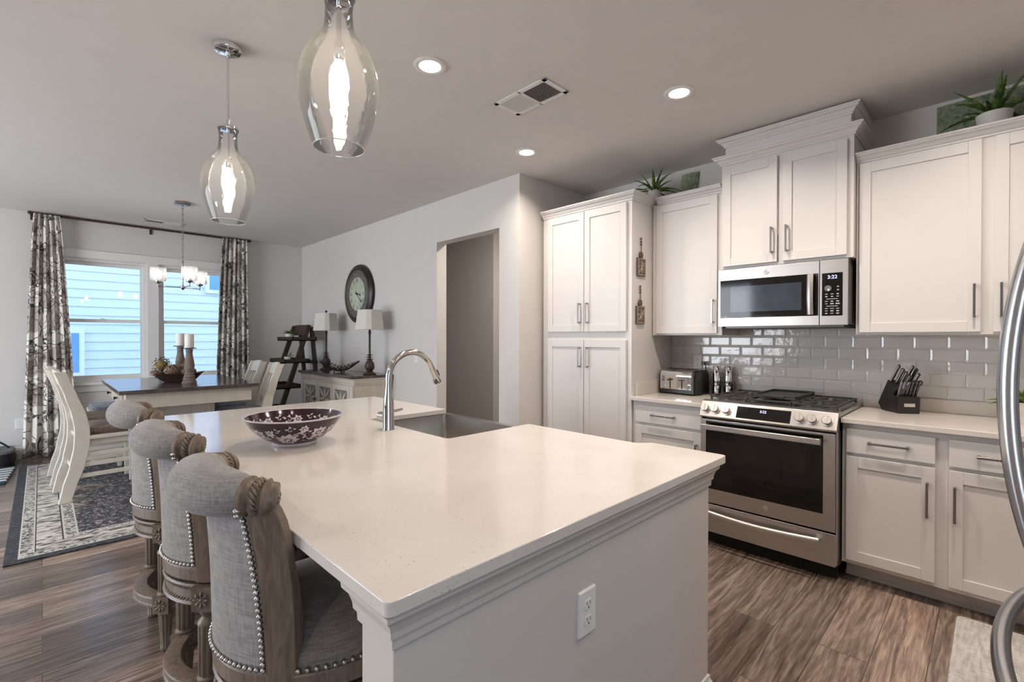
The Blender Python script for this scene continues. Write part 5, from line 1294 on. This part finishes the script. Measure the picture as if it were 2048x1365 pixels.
def s_curve(z):      # side profile of the rear posts: y offset at height z (back leg foot kicks back, top leans back)
    pts_ = [(0, -0.02), (0.12, 0.008), (0.28, 0.055), (0.45, 0.085), (0.58, 0.088), (0.70, 0.070), (0.85, 0.025), (1.0, -0.025), (1.07, -0.05)]
    for (z0, a), (z1, b_) in zip(pts_, pts_[1:]):
        if z <= z1: u = (z-z0)/(z1-z0); u = u*u*(3-2*u)*0.4+u*0.6; return a+(b_-a)*u
    return pts_[-1][1]
def make_chair(label, cush):
    """dining chair facing +Y; origin on the floor below the middle of the back posts."""
    t = thing('dining_chair', label, 'chair', (0,0,0), 0, 'dining chairs around the table')
    W = 0.215
    for sg in (-1, 1):
        rows = []
        for i in range(24):
            z = 1.06*i/23; y = s_curve(z); d_ = 0.037+0.012*math.sin(PI*min(1, z/0.9)); 
            rows.append([(sg*W-0.019, y-d_, z), (sg*W+0.019, y-d_, z), (sg*W+0.019, y+d_, z), (sg*W-0.019, y+d_, z)])
        mesh_obj('rear_post', loft(rows, True, True), 'chairw', t, bevel=0.004)
        mesh_obj('leg', MB().hexa([(sg*W-0.017, 0.47, 0), (sg*W+0.017, 0.47, 0), (sg*W+0.017, 0.505, 0), (sg*W-0.017, 0.505, 0)], [(sg*W-0.022, 0.465, 0.52), (sg*W+0.022, 0.465, 0.52), (sg*W+0.022, 0.51, 0.52), (sg*W-0.022, 0.51, 0.52)]), 'chairw', t, bevel=0.003)
        m = MB()
        for z in (0.20, 0.29, 0.37): m.box(sg*W-0.009, sg*W+0.009, s_curve(z), 0.475, z-0.017, z+0.017)
        mesh_obj('side_stretcher', m, 'chairw', t, bevel=0.003)
    m = MB()
    for z in (0.16, 0.30): m.box(-W, W, 0.478, 0.496, z-0.017, z+0.017)
    m.box(-W, W, s_curve(0.25)-0.009, s_curve(0.25)+0.009, 0.233, 0.267); mesh_obj('stretcher', m, 'chairw', t, bevel=0.003)
    mesh_obj('seat', MB().box(-W-0.02, W+0.02, 0.065, 0.525, 0.495, 0.526).box(-W+0.02, W-0.02, 0.10, 0.495, 0.44, 0.495), 'chairw', t, bevel=0.005)
    c = loft([rrect(-0.20, 0.20, 0.105, 0.51, 0.05, 0.5265), rrect(-0.222, 0.222, 0.085, 0.53, 0.06, 0.555), rrect(-0.215, 0.215, 0.092, 0.523, 0.06, 0.585), rrect(-0.15, 0.15, 0.155, 0.46, 0.05, 0.602), rrect(-0.05, 0.05, 0.25, 0.36, 0.03, 0.605)], True, True)
    mesh_obj('cushion', c, cush, t, smooth=True)
    def rail(z0, z1, th, n=8, crest=0.0):
        rows = []
        for i in range(n+1):
            u = i/n; x = -W+0.018+(2*W-0.036)*u; bowy = -0.018*math.sin(PI*u); zz = z1+crest*math.sin(PI*u)**0.7
            rows.append([(x, s_curve(z0)-th/2+bowy, z0), (x, s_curve(z0)+th/2+bowy, z0), (x, s_curve(z1)+th/2+bowy, zz), (x, s_curve(z1)-th/2+bowy, zz)])
        return loft(rows, True, True)
    mesh_obj('top_rail', rail(0.945, 1.045, 0.024, crest=0.028), 'chairw', t, bevel=0.004)
    mesh_obj('lower_rail', rail(0.635, 0.70, 0.022), 'chairw', t, bevel=0.004)
    for i in range(5):
        x = -0.13+0.065*i; rows = []; bowy = -0.018*math.sin(PI*(i+1)/6)
        for k in range(9):
            z = 0.698+0.250*k/8; y = s_curve(z)+bowy; rows.append([(x-0.013, y-0.006, z), (x+0.013, y-0.006, z), (x+0.013, y+0.006, z), (x-0.013, y+0.006, z)])
        mesh_obj('slat', loft(rows, True, True), 'chairw', t, bevel=0.002)
    return t
ch = make_chair('white slat-back dining chair with brown cushion nearest the kitchen, left side of the table', 'cushbrown')
ch.location = (-5.465, 0.135, RZ); ch.rotation_euler = (0, 0, D2(4))
dup(ch, (-6.17, 0.10, RZ), D2(2), 'white dining chair behind the nearest left chair, mostly hidden by it')
c2 = make_chair('white slat-back dining chair with blue-grey cushion right of the table, nearer to the sideboard', 'cushblue')
c2.location = (-5.53, 1.79, RZ); c2.rotation_euler = (0, 0, PI-D2(9))
dup(c2, (-6.13, 1.79, RZ), PI-D2(4), 'white slat-back dining chair right of the table, next to the right curtain')
# bench end with tufted cushion at the far end of the table
t = thing('dining_bench', 'white bench with tufted blue cushion at the window end of the table', 'bench', (-6.93, 0.62, 0))
bx0, bx1, by0, by1 = -7.16, -6.70, 0.36, 0.95
m = MB().box(bx0, bx1, by0, by1, 0.53, 0.565)
mesh_obj('seat', m, 'chairw', t, bevel=0.004, world=True)
for xx in (bx0+0.02, bx1-0.055):
    for yy in (by0+0.02, by1-0.055): mesh_obj('leg', box(xx, xx+0.035, yy, yy+0.035, RZ+0.0005, 0.53), 'chairw', t, bevel=0.003, world=True)
c = loft([rrect(bx0+0.03, bx1-0.03, by0+0.03, by1-0.03, 0.04, 0.566), rrect(bx0+0.01, bx1-0.01, by0+0.012, by1-0.012, 0.05, 0.592), rrect(bx0+0.02, bx1-0.02, by0+0.02, by1-0.02, 0.05, 0.612), rrect(bx0+0.12, bx1-0.12, by0+0.12, by1-0.12, 0.05, 0.622)], True, True)
mesh_obj('cushion', c, 'cushblue', t, smooth=True, world=True)

# on the table
TZ = tz+0.0004
def holder(loc, h, label, group='wooden candle holders on the dining table'):
    t = thing('candle_holder', label, 'candle holder', loc, 0, group); k = h/0.31
    pr = [(0, 0), (0.066, 0), (0.068, 0.010), (0.064, 0.020), (0.056, 0.024), (0.060, 0.036), (0.056, 0.046), (0.050, 0.050), (0.053, 0.060), (0.049, 0.070), (0.043, 0.074), (0.046, 0.084), (0.042, 0.094), (0.036, 0.098), (0.040, 0.108), (0.046, 0.135), (0.047, 0.165), (0.041, 0.20), (0.033, 0.235), (0.029, 0.262), (0.031, 0.285), (0.034, 0.302), (0, 0.302)]
    mesh_obj('stem', MB().lathe([(r*0.92, z*k) for r, z in pr], n=32), 'candlewood', t, smooth=True)
    mesh_obj('drip_plate', MB().lathe([(0, 0.303*k), (0.055, 0.304*k), (0.060, 0.308*k), (0.060, 0.311*k), (0, 0.310*k)], n=32), 'blackmetal', t, smooth=True)
    return t
def candle(loc, h, label):
    t = thing('pillar_candle', label, 'candle', loc, 0, 'pillar candles on the wooden holders')
    mesh_obj('wax', MB().lathe([(0, 0), (0.038, 0), (0.039, 0.003), (0.039, h-0.004), (0.036, h), (0.02, h-0.003), (0, h-0.004)], n=32), 'candle', t, smooth=True)
    mesh_obj('wick', MB().tube([(0, 0, h-0.005), (0.001, 0, h+0.004), (0.003, 0, h+0.009)], 0.001, 6), 'black', t)
H1 = (-5.50, 1.025); H2 = (-5.98, 1.035)
holder((*H1, TZ), 0.345, 'taller turned wooden candle holder in front of the dough bowl'); candle((*H1, TZ+0.3455), 0.135, 'white pillar candle on the front wooden holder')
holder((*H2, TZ), 0.36, 'turned wooden candle holder behind the dough bowl'); candle((*H2, TZ+0.3605), 0.13, 'white pillar candle on the rear wooden holder')
BX, BY = -5.76, 0.975
def dbowl():
    m = MB(); n = 40; L0 = []
    def ring(a, b_, z, tip): return [(a*abs(math.cos(t_))**1.0*(1 if math.cos(t_) >= 0 else -1), b_*math.sin(t_), z+tip*abs(math.cos(t_))**6) for t_ in [2*PI*i/n for i in range(n)]]
    return loft([ring(0.12, 0.055, 0, 0), ring(0.17, 0.085, 0.03, 0), ring(0.235, 0.120, 0.085, 0.02), ring(0.245, 0.128, 0.088, 0.022), ring(0.222, 0.110, 0.084, 0.018), ring(0.16, 0.075, 0.035, 0), ring(0.10, 0.045, 0.018, 0)], True, True)
single('dough_bowl', dbowl(), 'doughbowl', 'dark wooden dough bowl on the dining table holding dried flowers', 'bowl', loc=(BX, BY, TZ), rz=YAW+D2(8), smooth=True)
def twigball(loc, r, label, seed, matn='twig'):
    rg = random.Random(seed); m = MB(); m.sphere((0,0,0), r*0.80, 14, 10)
    for i in range(26):
        ax = Vector((rg.gauss(0,1), rg.gauss(0,1), rg.gauss(0,1))).normalized(); u = ax.orthogonal().normalized(); w = ax.cross(u); a0 = rg.uniform(0, 6)
        m.tube([(u*math.cos(a0+k*0.3)+w*math.sin(a0+k*0.3))*r*(0.93+0.05*math.sin(k*1.3+i)) + ax*r*rg.uniform(-0.04, 0.04) for k in range(14)], r*0.07, 5)
    single('decorative_ball', m, matn, label, 'decorative ball', 'woven balls in the dough bowl', loc=loc, smooth=True)
ca, sa = math.cos(YAW+D2(8)), math.sin(YAW+D2(8))
def inb(u, v, z): return (BX+u*ca-v*sa, BY+u*sa+v*ca, TZ+z)
twigball(inb(-0.045, -0.01, 0.112), 0.066, 'large woven twig ball in the middle of the dough bowl', 1)
twigball(inb(0.075, 0.02, 0.096), 0.050, 'woven twig ball right of the middle in the dough bowl', 2)
twigball(inb(0.145, -0.02, 0.105), 0.036, 'small woven twig ball at the right end of the dough bowl', 3)
def driedflower(loc, r, label, seed, matn):
    rg = random.Random(seed); m = MB()
    m.cyl((0, 0, -r*0.9), (0, 0, 0), r*0.12, n=8)
    for i in range(150):
        d = Vector((rg.gauss(0,1), rg.gauss(0,1), rg.gauss(0.35,1))).normalized(); p = d*r*rg.uniform(0.55, 0.95); u = d.orthogonal().normalized(); w = d.cross(u); s_ = r*rg.uniform(0.10, 0.20); tip = d*r*0.22
        m.add([p-u*s_*0.5, p+w*s_*0.5+tip*0.4, p+u*s_*0.5+tip, p-w*s_*0.5+tip*0.6], [(0, 1, 2, 3)])
    m.sphere((0,0,0), r*0.6, 10, 8)
    single('dried_hydrangea', m, matn, label, 'dried flower', 'dried flower heads in the dough bowl', loc=loc)
driedflower(inb(-0.150, 0.01, 0.168), 0.084, 'olive dried flower head at the left end of the dough bowl', 5, 'moss')
driedflower(inb(-0.175, -0.05, 0.085), 0.045, 'small tan dried flower hanging over the left rim of the dough bowl', 8, 'twig')
driedflower(inb(0.03, 0.070, 0.155), 0.055, 'tan dried flower head behind the twig balls', 6, 'twig')

# ------------------------------------------------------------------ curtains
def curtain(label, y0t, y1t, y0b, y1b, folds, ph, xc=XF+0.135, seed=0):
    nu, nv = 150, 26; vs = []; uv = []; zt, zb = 2.722, 0.018; rg = random.Random(seed); am = [rg.uniform(0.7, 1.3) for _ in range(folds+2)]
    arcl = 0.0
    for i in range(nu+1):
        u = i/nu
        for j in range(nv+1):
            v = j/nv; z = zb+(zt-zb)*v; e = (1-v)**0.8
            ya, yb = y0t+(y0b-y0t)*e, y1t+(y1b-y1t)*e; a = am[int(u*folds)]; A = (0.022+0.018*(1-v))*a
            y = ya+(yb-ya)*(u+0.012*math.sin(4*PI*folds*u)); x = xc+A*math.sin(2*PI*folds*u+ph)+0.012*(1-v)*math.sin(3.1*u+ph)
            vs.append((x, y, z)); uv.append((u*0.72, z))
    fs = [(i*(nv+1)+j, (i+1)*(nv+1)+j, (i+1)*(nv+1)+j+1, i*(nv+1)+j+1) for i in range(nu) for j in range(nv)]
    m = MB().add(vs, fs)
    single('curtain', m, 'curtain', label, 'curtain', 'floral curtains at the dining windows', smooth=True, uv=uv, solid=0.003)
curtain('floral cream curtain on the left side of the dining windows', -0.055, 0.155, -0.15, 0.30, 5, 0.4, seed=4)
curtain('floral cream curtain on the right side of the dining windows', 1.775, 2.075, 1.66, 2.10, 6, 1.2, seed=9)
t = thing('curtain_rod', 'dark bronze curtain rod along the top of the window wall', 'curtain rod', (XF+0.070, 1.0, 2.735))
m = MB().cyl((XF+0.070, -0.075, 2.733), (XF+0.070, 2.12, 2.733), 0.014, n=16); mesh_obj('rod', m, 'bronze', t, smooth=True, world=True)
for y in (-0.085, 2.135): mesh_obj('finial', MB().sphere((XF+0.070, y, 2.733), 0.019, 14, 10), 'bronze', t, smooth=True, world=True)
for y in (-0.07, 1.0, 2.10): mesh_obj('bracket', MB().box(XF+0.0005, XF+0.012, y-0.012, y+0.012, 2.665, 2.745).box(XF+0.01, XF+0.070, y-0.005, y+0.005, 2.717, 2.724), 'bronze', t, world=True)

# ------------------------------------------------------------------ sideboard wall
t = thing('sideboard', 'distressed white sideboard with lattice doors and dark top under the clock', 'sideboard', (-5.60, 2.62, 0))
sx0, sx1, sy0, sy1, sz = -6.32, -4.88, 2.40, 2.875, 0.93
mesh_obj('top', box(sx0-0.025, sx1+0.025, sy0-0.03, sy1, sz-0.030, sz), 'tabletop', t, bevel=0.004, world=True)
mesh_obj('body', MB().box(sx0, sx1, sy0+0.022, sy1-0.002, 0.06, sz-0.0305), 'cream', t, bevel=0.003, world=True)
mesh_obj('cornice', MB().molding([(0, sz-0.105), (0.006, sz-0.105), (0.008, sz-0.09), (0.014, sz-0.075), (0.014, sz-0.055), (0.020, sz-0.045), (0.020, sz-0.0305), (0, sz-0.0305)], [(sx0, sy1-0.002), (sx0, sy0+0.02), (sx1, sy0+0.02), (sx1, sy1-0.002)]), 'cream', t, world=True)
for xx in (sx0, sx1-0.07):
    mesh_obj('pilaster', MB().box(xx, xx+0.07, sy0-0.004, sy0+0.0215, 0.0, sz-0.106).box(xx-0.006, xx+0.076, sy0-0.010, sy0+0.021, 0, 0.09), 'cream', t, bevel=0.003, world=True)
for yy in (sy1-0.07,):
    for xx in (sx0, sx1-0.06): mesh_obj('foot', box(xx, xx+0.06, yy, yy+0.06, 0, 0.06), 'cream', t, world=True)
dw = (sx1-sx0-0.16)/3
for i in range(3):
    xa = sx0+0.08+i*dw+0.004; xb = xa+dw-0.008; za, zb_ = 0.12, sz-0.115
    d = mesh_obj('door', shaker(xa, xb, za, zb_, sy0, 0.021, 0.055, 0.055, 0.055), 'cream', t, bevel=0.002, world=True)
    mesh_obj('lattice_shade_panel', box(xa+0.056, xb-0.056, sy0+0.0075, sy0+0.0105, za+0.056, zb_-0.056), 'latshade', d, world=True)  # added sheet, shade between the lattice bars as a dark colour
    m = MB(); pc = ((xa+xb)/2); w2 = (xb-xa)/2-0.055
    for zc in (za+0.06+(zb_-za-0.12)*0.26, za+0.06+(zb_-za-0.12)*0.76):
        hh = (zb_-za-0.12)*0.235
        for k in range(8):
            a = 2*PI*k/8; ex, ez = w2*0.98*(1 if math.cos(a) > 0.3 else -1 if math.cos(a) < -0.3 else 0), hh*(1 if math.sin(a) > 0.3 else -1 if math.sin(a) < -0.3 else 0)
            dx, dz = ex, ez; l = math.hypot(dx, dz); nx, nz = -dz/l*0.017, dx/l*0.017
            P = [(pc+dx*0.06, zc+dz*0.06), (pc+dx*0.5+nx, zc+dz*0.5+nz), (pc+dx, zc+dz), (pc+dx*0.5-nx, zc+dz*0.5-nz)]
            m.prism(P, lambda a_, b_, e_: (a_, e_, b_), sy0-0.002, sy0+0.0072)
    mesh_obj('lattice', m, 'cream', d, bevel=0.001, world=True)
    mesh_obj('knob', MB().sphere((xb-0.03 if i != 2 else xa+0.03, sy0-0.012, 0.60), 0.012, 12, 8), 'blackmetal', d, smooth=True, world=True)
SZ = sz+0.0004
def lamp(label):
    t = thing('table_lamp', label, 'lamp', (0,0,0), 0, 'pineapple lamps on the sideboard')
    mesh_obj('base', MB().lathe([(0, 0), (0.072, 0), (0.075, 0.006), (0.070, 0.014), (0.052, 0.022), (0.040, 0.034), (0.030, 0.040), (0, 0.040)], n=28), 'bronze', t, smooth=True)
    def rm(a): return 1
    m = MB(); n, k = 28, 18
    prof = [(0.026+0.026*math.sin(PI*(j/k)**0.85), 0.040+0.125*j/k) for j in range(k+1)]
    vs = []; fs = []
    for i in range(n):
        for j, (r, z) in enumerate(prof):
            bump_ = 0.0035*abs(math.sin((i/n*2*PI*7+j/k*PI*4.0)/2)*math.sin((i/n*2*PI*7-j/k*PI*4.0)/2)); vs.append(((r+bump_)*math.cos(2*PI*i/n), (r+bump_)*math.sin(2*PI*i/n), z))
    for i in range(n):
        for j in range(k): fs.append((i*(k+1)+j, ((i+1) % n)*(k+1)+j, ((i+1) % n)*(k+1)+j+1, i*(k+1)+j+1))
    m.add(vs, fs); mesh_obj('pineapple', m, 'bronze', t, smooth=True)
    m = MB()
    for lv, (z, nl, ln) in enumerate(((0.165, 8, 0.045), (0.190, 7, 0.042), (0.215, 6, 0.038))):
        for i in range(nl): a = 2*PI*i/nl+lv*0.4; leaf(m, (0.012*math.cos(a), 0.012*math.sin(a), z), a, D2(38), ln, 0.010, 0.55, 0, 6)
    for i in range(6): a = 2*PI*i/6; leaf(m, (0.010*math.cos(a), 0.010*math.sin(a), 0.478), a, D2(50), 0.022, 0.007, 0.4, 0, 5)
    mesh_obj('leaves', m, 'bronze', t, smooth=False)
    mesh_obj('pole', MB().lathe([(0.014, 0.150), (0.012, 0.25), (0.0115, 0.455), (0.016, 0.462), (0.016, 0.470), (0.011, 0.480), (0.013, 0.505), (0.008, 0.515), (0.005, 0.70), (0.0, 0.70)], n=18), 'bronze', t, smooth=True)
    def oct_(hw, hd, cc, z): 
        return [(hw, -hd+cc, z), (hw, hd-cc, z), (hw-cc, hd, z), (-hw+cc, hd, z), (-hw, hd-cc, z), (-hw, -hd+cc, z), (-hw+cc, -hd, z), (hw-cc, -hd, z)]
    outer = [oct_(0.145, 0.125, 0.045, 0.512), oct_(0.118, 0.10, 0.036, 0.738)]; inner = [oct_(0.115, 0.097, 0.035, 0.738), oct_(0.142, 0.122, 0.044, 0.512)]
    sh = mesh_obj('lamp_shade', loft(outer+inner+outer[:1]), 'shade', t)
    m = MB().tube([(-0.115, 0, 0.733), (0.115, 0, 0.733)], 0.0018, 6); m.tube([(0, -0.097, 0.733), (0, 0.097, 0.733)], 0.0018, 6); mesh_obj('shade_fitter', m, 'bronze', sh)
    mesh_obj('finial', MB().cyl((0, 0, 0.70), (0, 0, 0.752), 0.003, n=8).sphere((0, 0, 0.762), 0.0155, 14, 10), 'bronze', t, smooth=True)
    return t
lp = lamp('pineapple lamp at the kitchen end of the sideboard, in front of the clock'); lp.location = (-5.0, 2.665, SZ); lp.rotation_euler = (0, 0, D2(8))
dup(lp, (-6.13, 2.65, SZ), D2(20), 'pineapple lamp at the window end of the sideboard beside the ladder shelf')
# wire bowl
t = thing('wire_bowl', 'dark twig-like wire bowl between the two lamps on the sideboard', 'bowl', (-5.62, 2.60, SZ), YAW)
m = MB()
def wb(u, v): return (u, v, 0.012+2.3*u*u+3.6*v*v)
for i in range(8):
    v = -0.105+0.03*i; h = 0.235*math.sqrt(max(0.1, 1-(v/0.15)**2)); m.tube([(*wb(-h+2*h*k/14, v)[:2], wb(-h+2*h*k/14, v)[2]) for k in range(15)], 0.0042, 6)
for i in range(11):
    u = -0.19+0.038*i; h = 0.125*math.sqrt(max(0.15, 1-(u/0.24)**2)); m.tube([(wb(u+0.05*(k/10-0.5), -h+2*h*k/10)[0], -h+2*h*k/10, wb(u, -h+2*h*k/10)[2]+0.006) for k in range(11)], 0.0042, 6)
for (x, y) in ((-0.06, -0.03), (0.06, -0.03), (0.0, 0.05)): m.cyl((x, y, 0.0), (x, y, 0.018), 0.007, n=8)
mesh_obj('wires', m, 'blackmetal', t, smooth=True)

# clock
t = thing('wall_clock', 'large round dark framed wall clock with Roman numerals above the sideboard', 'clock', (-5.665, YK-0.0005, 1.905))
CR = 0.375
mesh_obj('frame', MB().lathe([(0.0, 0.0), (CR-0.035, 0), (CR-0.010, -0.006), (CR, -0.02), (CR-0.006, -0.036), (CR-0.03, -0.046), (CR-0.05, -0.058), (CR-0.066, -0.060), (CR-0.075, -0.052), (CR-0.078, -0.045), (0, -0.045)], n=72, axis='Y'), 'clockframe', t, smooth=True)
mesh_obj('ring', MB().lathe([(0.212, -0.0455), (0.212, -0.052), (0.215, -0.053), (0.290, -0.050), (0.297, -0.0455)], n=72, axis='Y'), 'clockring', t, smooth=True)
mesh_obj('inner_rim', MB().tube([(0.298*math.cos(2*PI*i/72), -0.052, 0.298*math.sin(2*PI*i/72)) for i in range(72)], 0.004, 8, closed=True), 'candlewood', t, smooth=True)
dl = mesh_obj('dial', MB().lathe([(0, -0.0465), (0.213, -0.0465)], n=72, axis='Y'), 'dial', t)
NUM = ['XII', 'I', 'II', 'III', 'IIII', 'V', 'VI', 'VII', 'VIII', 'IX', 'X', 'XI']
m = MB()
for i, s_ in enumerate(NUM):
    a = 2*PI*i/12
    def fn(x, y, a=a):
        x *= 0.62; r = 0.168+y*1.25; return (r*math.sin(a)+x*math.cos(a), -0.0474, r*math.cos(a)-x*math.sin(a))
    merge(m, text_mb(s_, 0.058, fn))
mesh_obj('numerals', m, 'screen', dl)
def hand(ang, L, w, y):
    c, s_ = math.cos(ang), math.sin(ang); P = [(-0.05, -w*0.6), (-0.045, w*0.6), (0, w*0.35), (L*0.62, w*0.35), (L*0.72, w*1.3), (L, 0), (L*0.72, -w*1.3), (L*0.62, -w*0.35), (0, -w*0.35)]
    return MB().prism([(a_*s_+b_*c, a_*c-b_*s_) for a_, b_ in P], lambda a_, b_, d: (a_, d, b_), y, y-0.0015)
mesh_obj('hour_hand', hand(2*PI*(3.36/12), 0.105, 0.011, -0.0485), 'screen', dl); mesh_obj('minute_hand', hand(2*PI*22/60, 0.185, 0.008, -0.0510), 'screen', dl)
mesh_obj('hub', MB().lathe([(0, -0.055), (0.012, -0.054), (0.013, -0.047)], n=20, axis='Y'), 'screen', dl, smooth=True)

# ladder shelf in the corner
t = thing('ladder_shelf', 'dark brown folding ladder shelf in the corner beside the sideboard', 'shelf', (-6.90, 2.55, 0))
lx0, lx1 = -7.18, -6.62; 
def ly(z): return 2.13+(2.63-2.13)*z/1.53
for xx in (lx0, lx1-0.045):
    mesh_obj('front_leg', MB().hexa([(xx, ly(0)-0.03, 0.0), (xx+0.045, ly(0)-0.03, 0.0), (xx+0.045, ly(0)+0.03, 0.0), (xx, ly(0)+0.03, 0.0)], [(xx, ly(1.52)-0.03, 1.52), (xx+0.045, ly(1.52)-0.03, 1.52), (xx+0.045, ly(1.52)+0.03, 1.52), (xx, ly(1.52)+0.03, 1.52)]), 'ladder', t, bevel=0.003, world=True)
for xx in (lx0+0.047, lx1-0.092):
    mesh_obj('rear_leg', MB().hexa([(xx, 2.80, 0.0), (xx+0.042, 2.80, 0.0), (xx+0.042, 2.85, 0.0), (xx, 2.85, 0.0)], [(xx, 2.66, 1.50), (xx+0.042, 2.66, 1.50), (xx+0.042, 2.71, 1.50), (xx, 2.71, 1.50)]), 'ladder', t, bevel=0.003, world=True)
mesh_obj('top_board', MB().hexa([(lx0+0.045, ly(1.38)+0.0, 1.38), (lx1-0.045, ly(1.38)+0.0, 1.38), (lx1-0.045, ly(1.38)+0.02, 1.38), (lx0+0.045, ly(1.38)+0.02, 1.38)], [(lx0+0.045, ly(1.53), 1.53), (lx1-0.045, ly(1.53), 1.53), (lx1-0.045, ly(1.53)+0.02, 1.53), (lx0+0.045, ly(1.53)+0.02, 1.53)]), 'ladder', t, bevel=0.002, world=True)
mesh_obj('cross_bar', box(lx0+0.05, lx1-0.05, 2.735, 2.755, 0.98, 1.03), 'ladder', t, world=True)
TR = []
for z, y0, xa in ((1.305, 2.40, 0.03), (1.005, 2.30, 0.04), (0.665, 2.19, 0.05), (0.345, 2.07, 0.06)):
    yb = ly(z)+0.17; TR.append((z, y0, yb)); a, b_ = lx0-xa*0.4, lx1+xa*0.2
    m = MB(); m.box(a, b_, y0, yb, z, z+0.014); m.box(a, b_, y0, y0+0.014, z, z+0.055); m.box(a, b_, yb-0.014, yb, z, z+0.055); m.box(a, a+0.014, y0, yb, z, z+0.055); m.box(b_-0.014, b_, y0, yb, z, z+0.055)
    mesh_obj('tray', m, 'ladder', t, bevel=0.002, world=True)
L_ = []
for i in range(22):
    az = i*2.399; L_.append(((0.02*math.cos(az), 0.02*math.sin(az), 0.075), az, D2(25+50*((i*7) % 22)/22), 0.085, 0.011, 0.8, 0, 6))
plant('small leafy plant in a patterned pot on the top shelf of the ladder', (-6.93, 2.475, 1.3195), (0.048, 0.058, 0.085), 'leafd', L_)
plant('small plant in a white pot on the second shelf of the ladder', (-6.78, 2.40, 1.0195), (0.04, 0.05, 0.07), 'leafd', L_[::2])

# ------------------------------------------------------------------ left edge: pet bed and striped throw
t = thing('storage_bag', 'low black canvas bag with an arched handle on the floor left of the curtain', 'bag', (-7.32, -0.45, 0))
bx = [rrect(-7.54, -7.10, -0.86, -0.22, 0.10, 0.001), rrect(-7.55, -7.08, -0.88, -0.19, 0.12, 0.06), rrect(-7.54, -7.10, -0.86, -0.21, 0.11, 0.145), rrect(-7.52, -7.12, -0.84, -0.23, 0.10, 0.150), rrect(-7.48, -7.16, -0.80, -0.27, 0.08, 0.11)]
mesh_obj('body', loft(bx, True, True), 'blackcloth', t, smooth=True, world=True)
mesh_obj('lining', loft([rrect(-7.545, -7.095, -0.87, -0.20, 0.11, 0.146), rrect(-7.535, -7.105, -0.86, -0.21, 0.11, 0.168), rrect(-7.47, -7.17, -0.79, -0.28, 0.08, 0.160)], True, True), 'grey', t, smooth=True, world=True)
mesh_obj('handle', MB().tube([(-7.40, -0.50+0.26*k/16, 0.158+0.095*math.sin(PI*k/16)) for k in range(17)], 0.009, 8, flat=0.6), 'blackcloth', t, smooth=True, world=True)
m = MB(); P = [(-7.03, -0.80), (-6.38, -0.80), (-6.36, -0.235), (-7.03, -0.19)]
single('striped_throw', MB().prism([(a+6.7, b_+0.5) for a, b_ in P], lambda a, b_, d: (a, b_, d), 0.0005, 0.028), 'stripes', 'navy and white striped throw lying on the floor at the left edge', 'throw', loc=(-6.7, -0.5, 0), bevel=0.008)
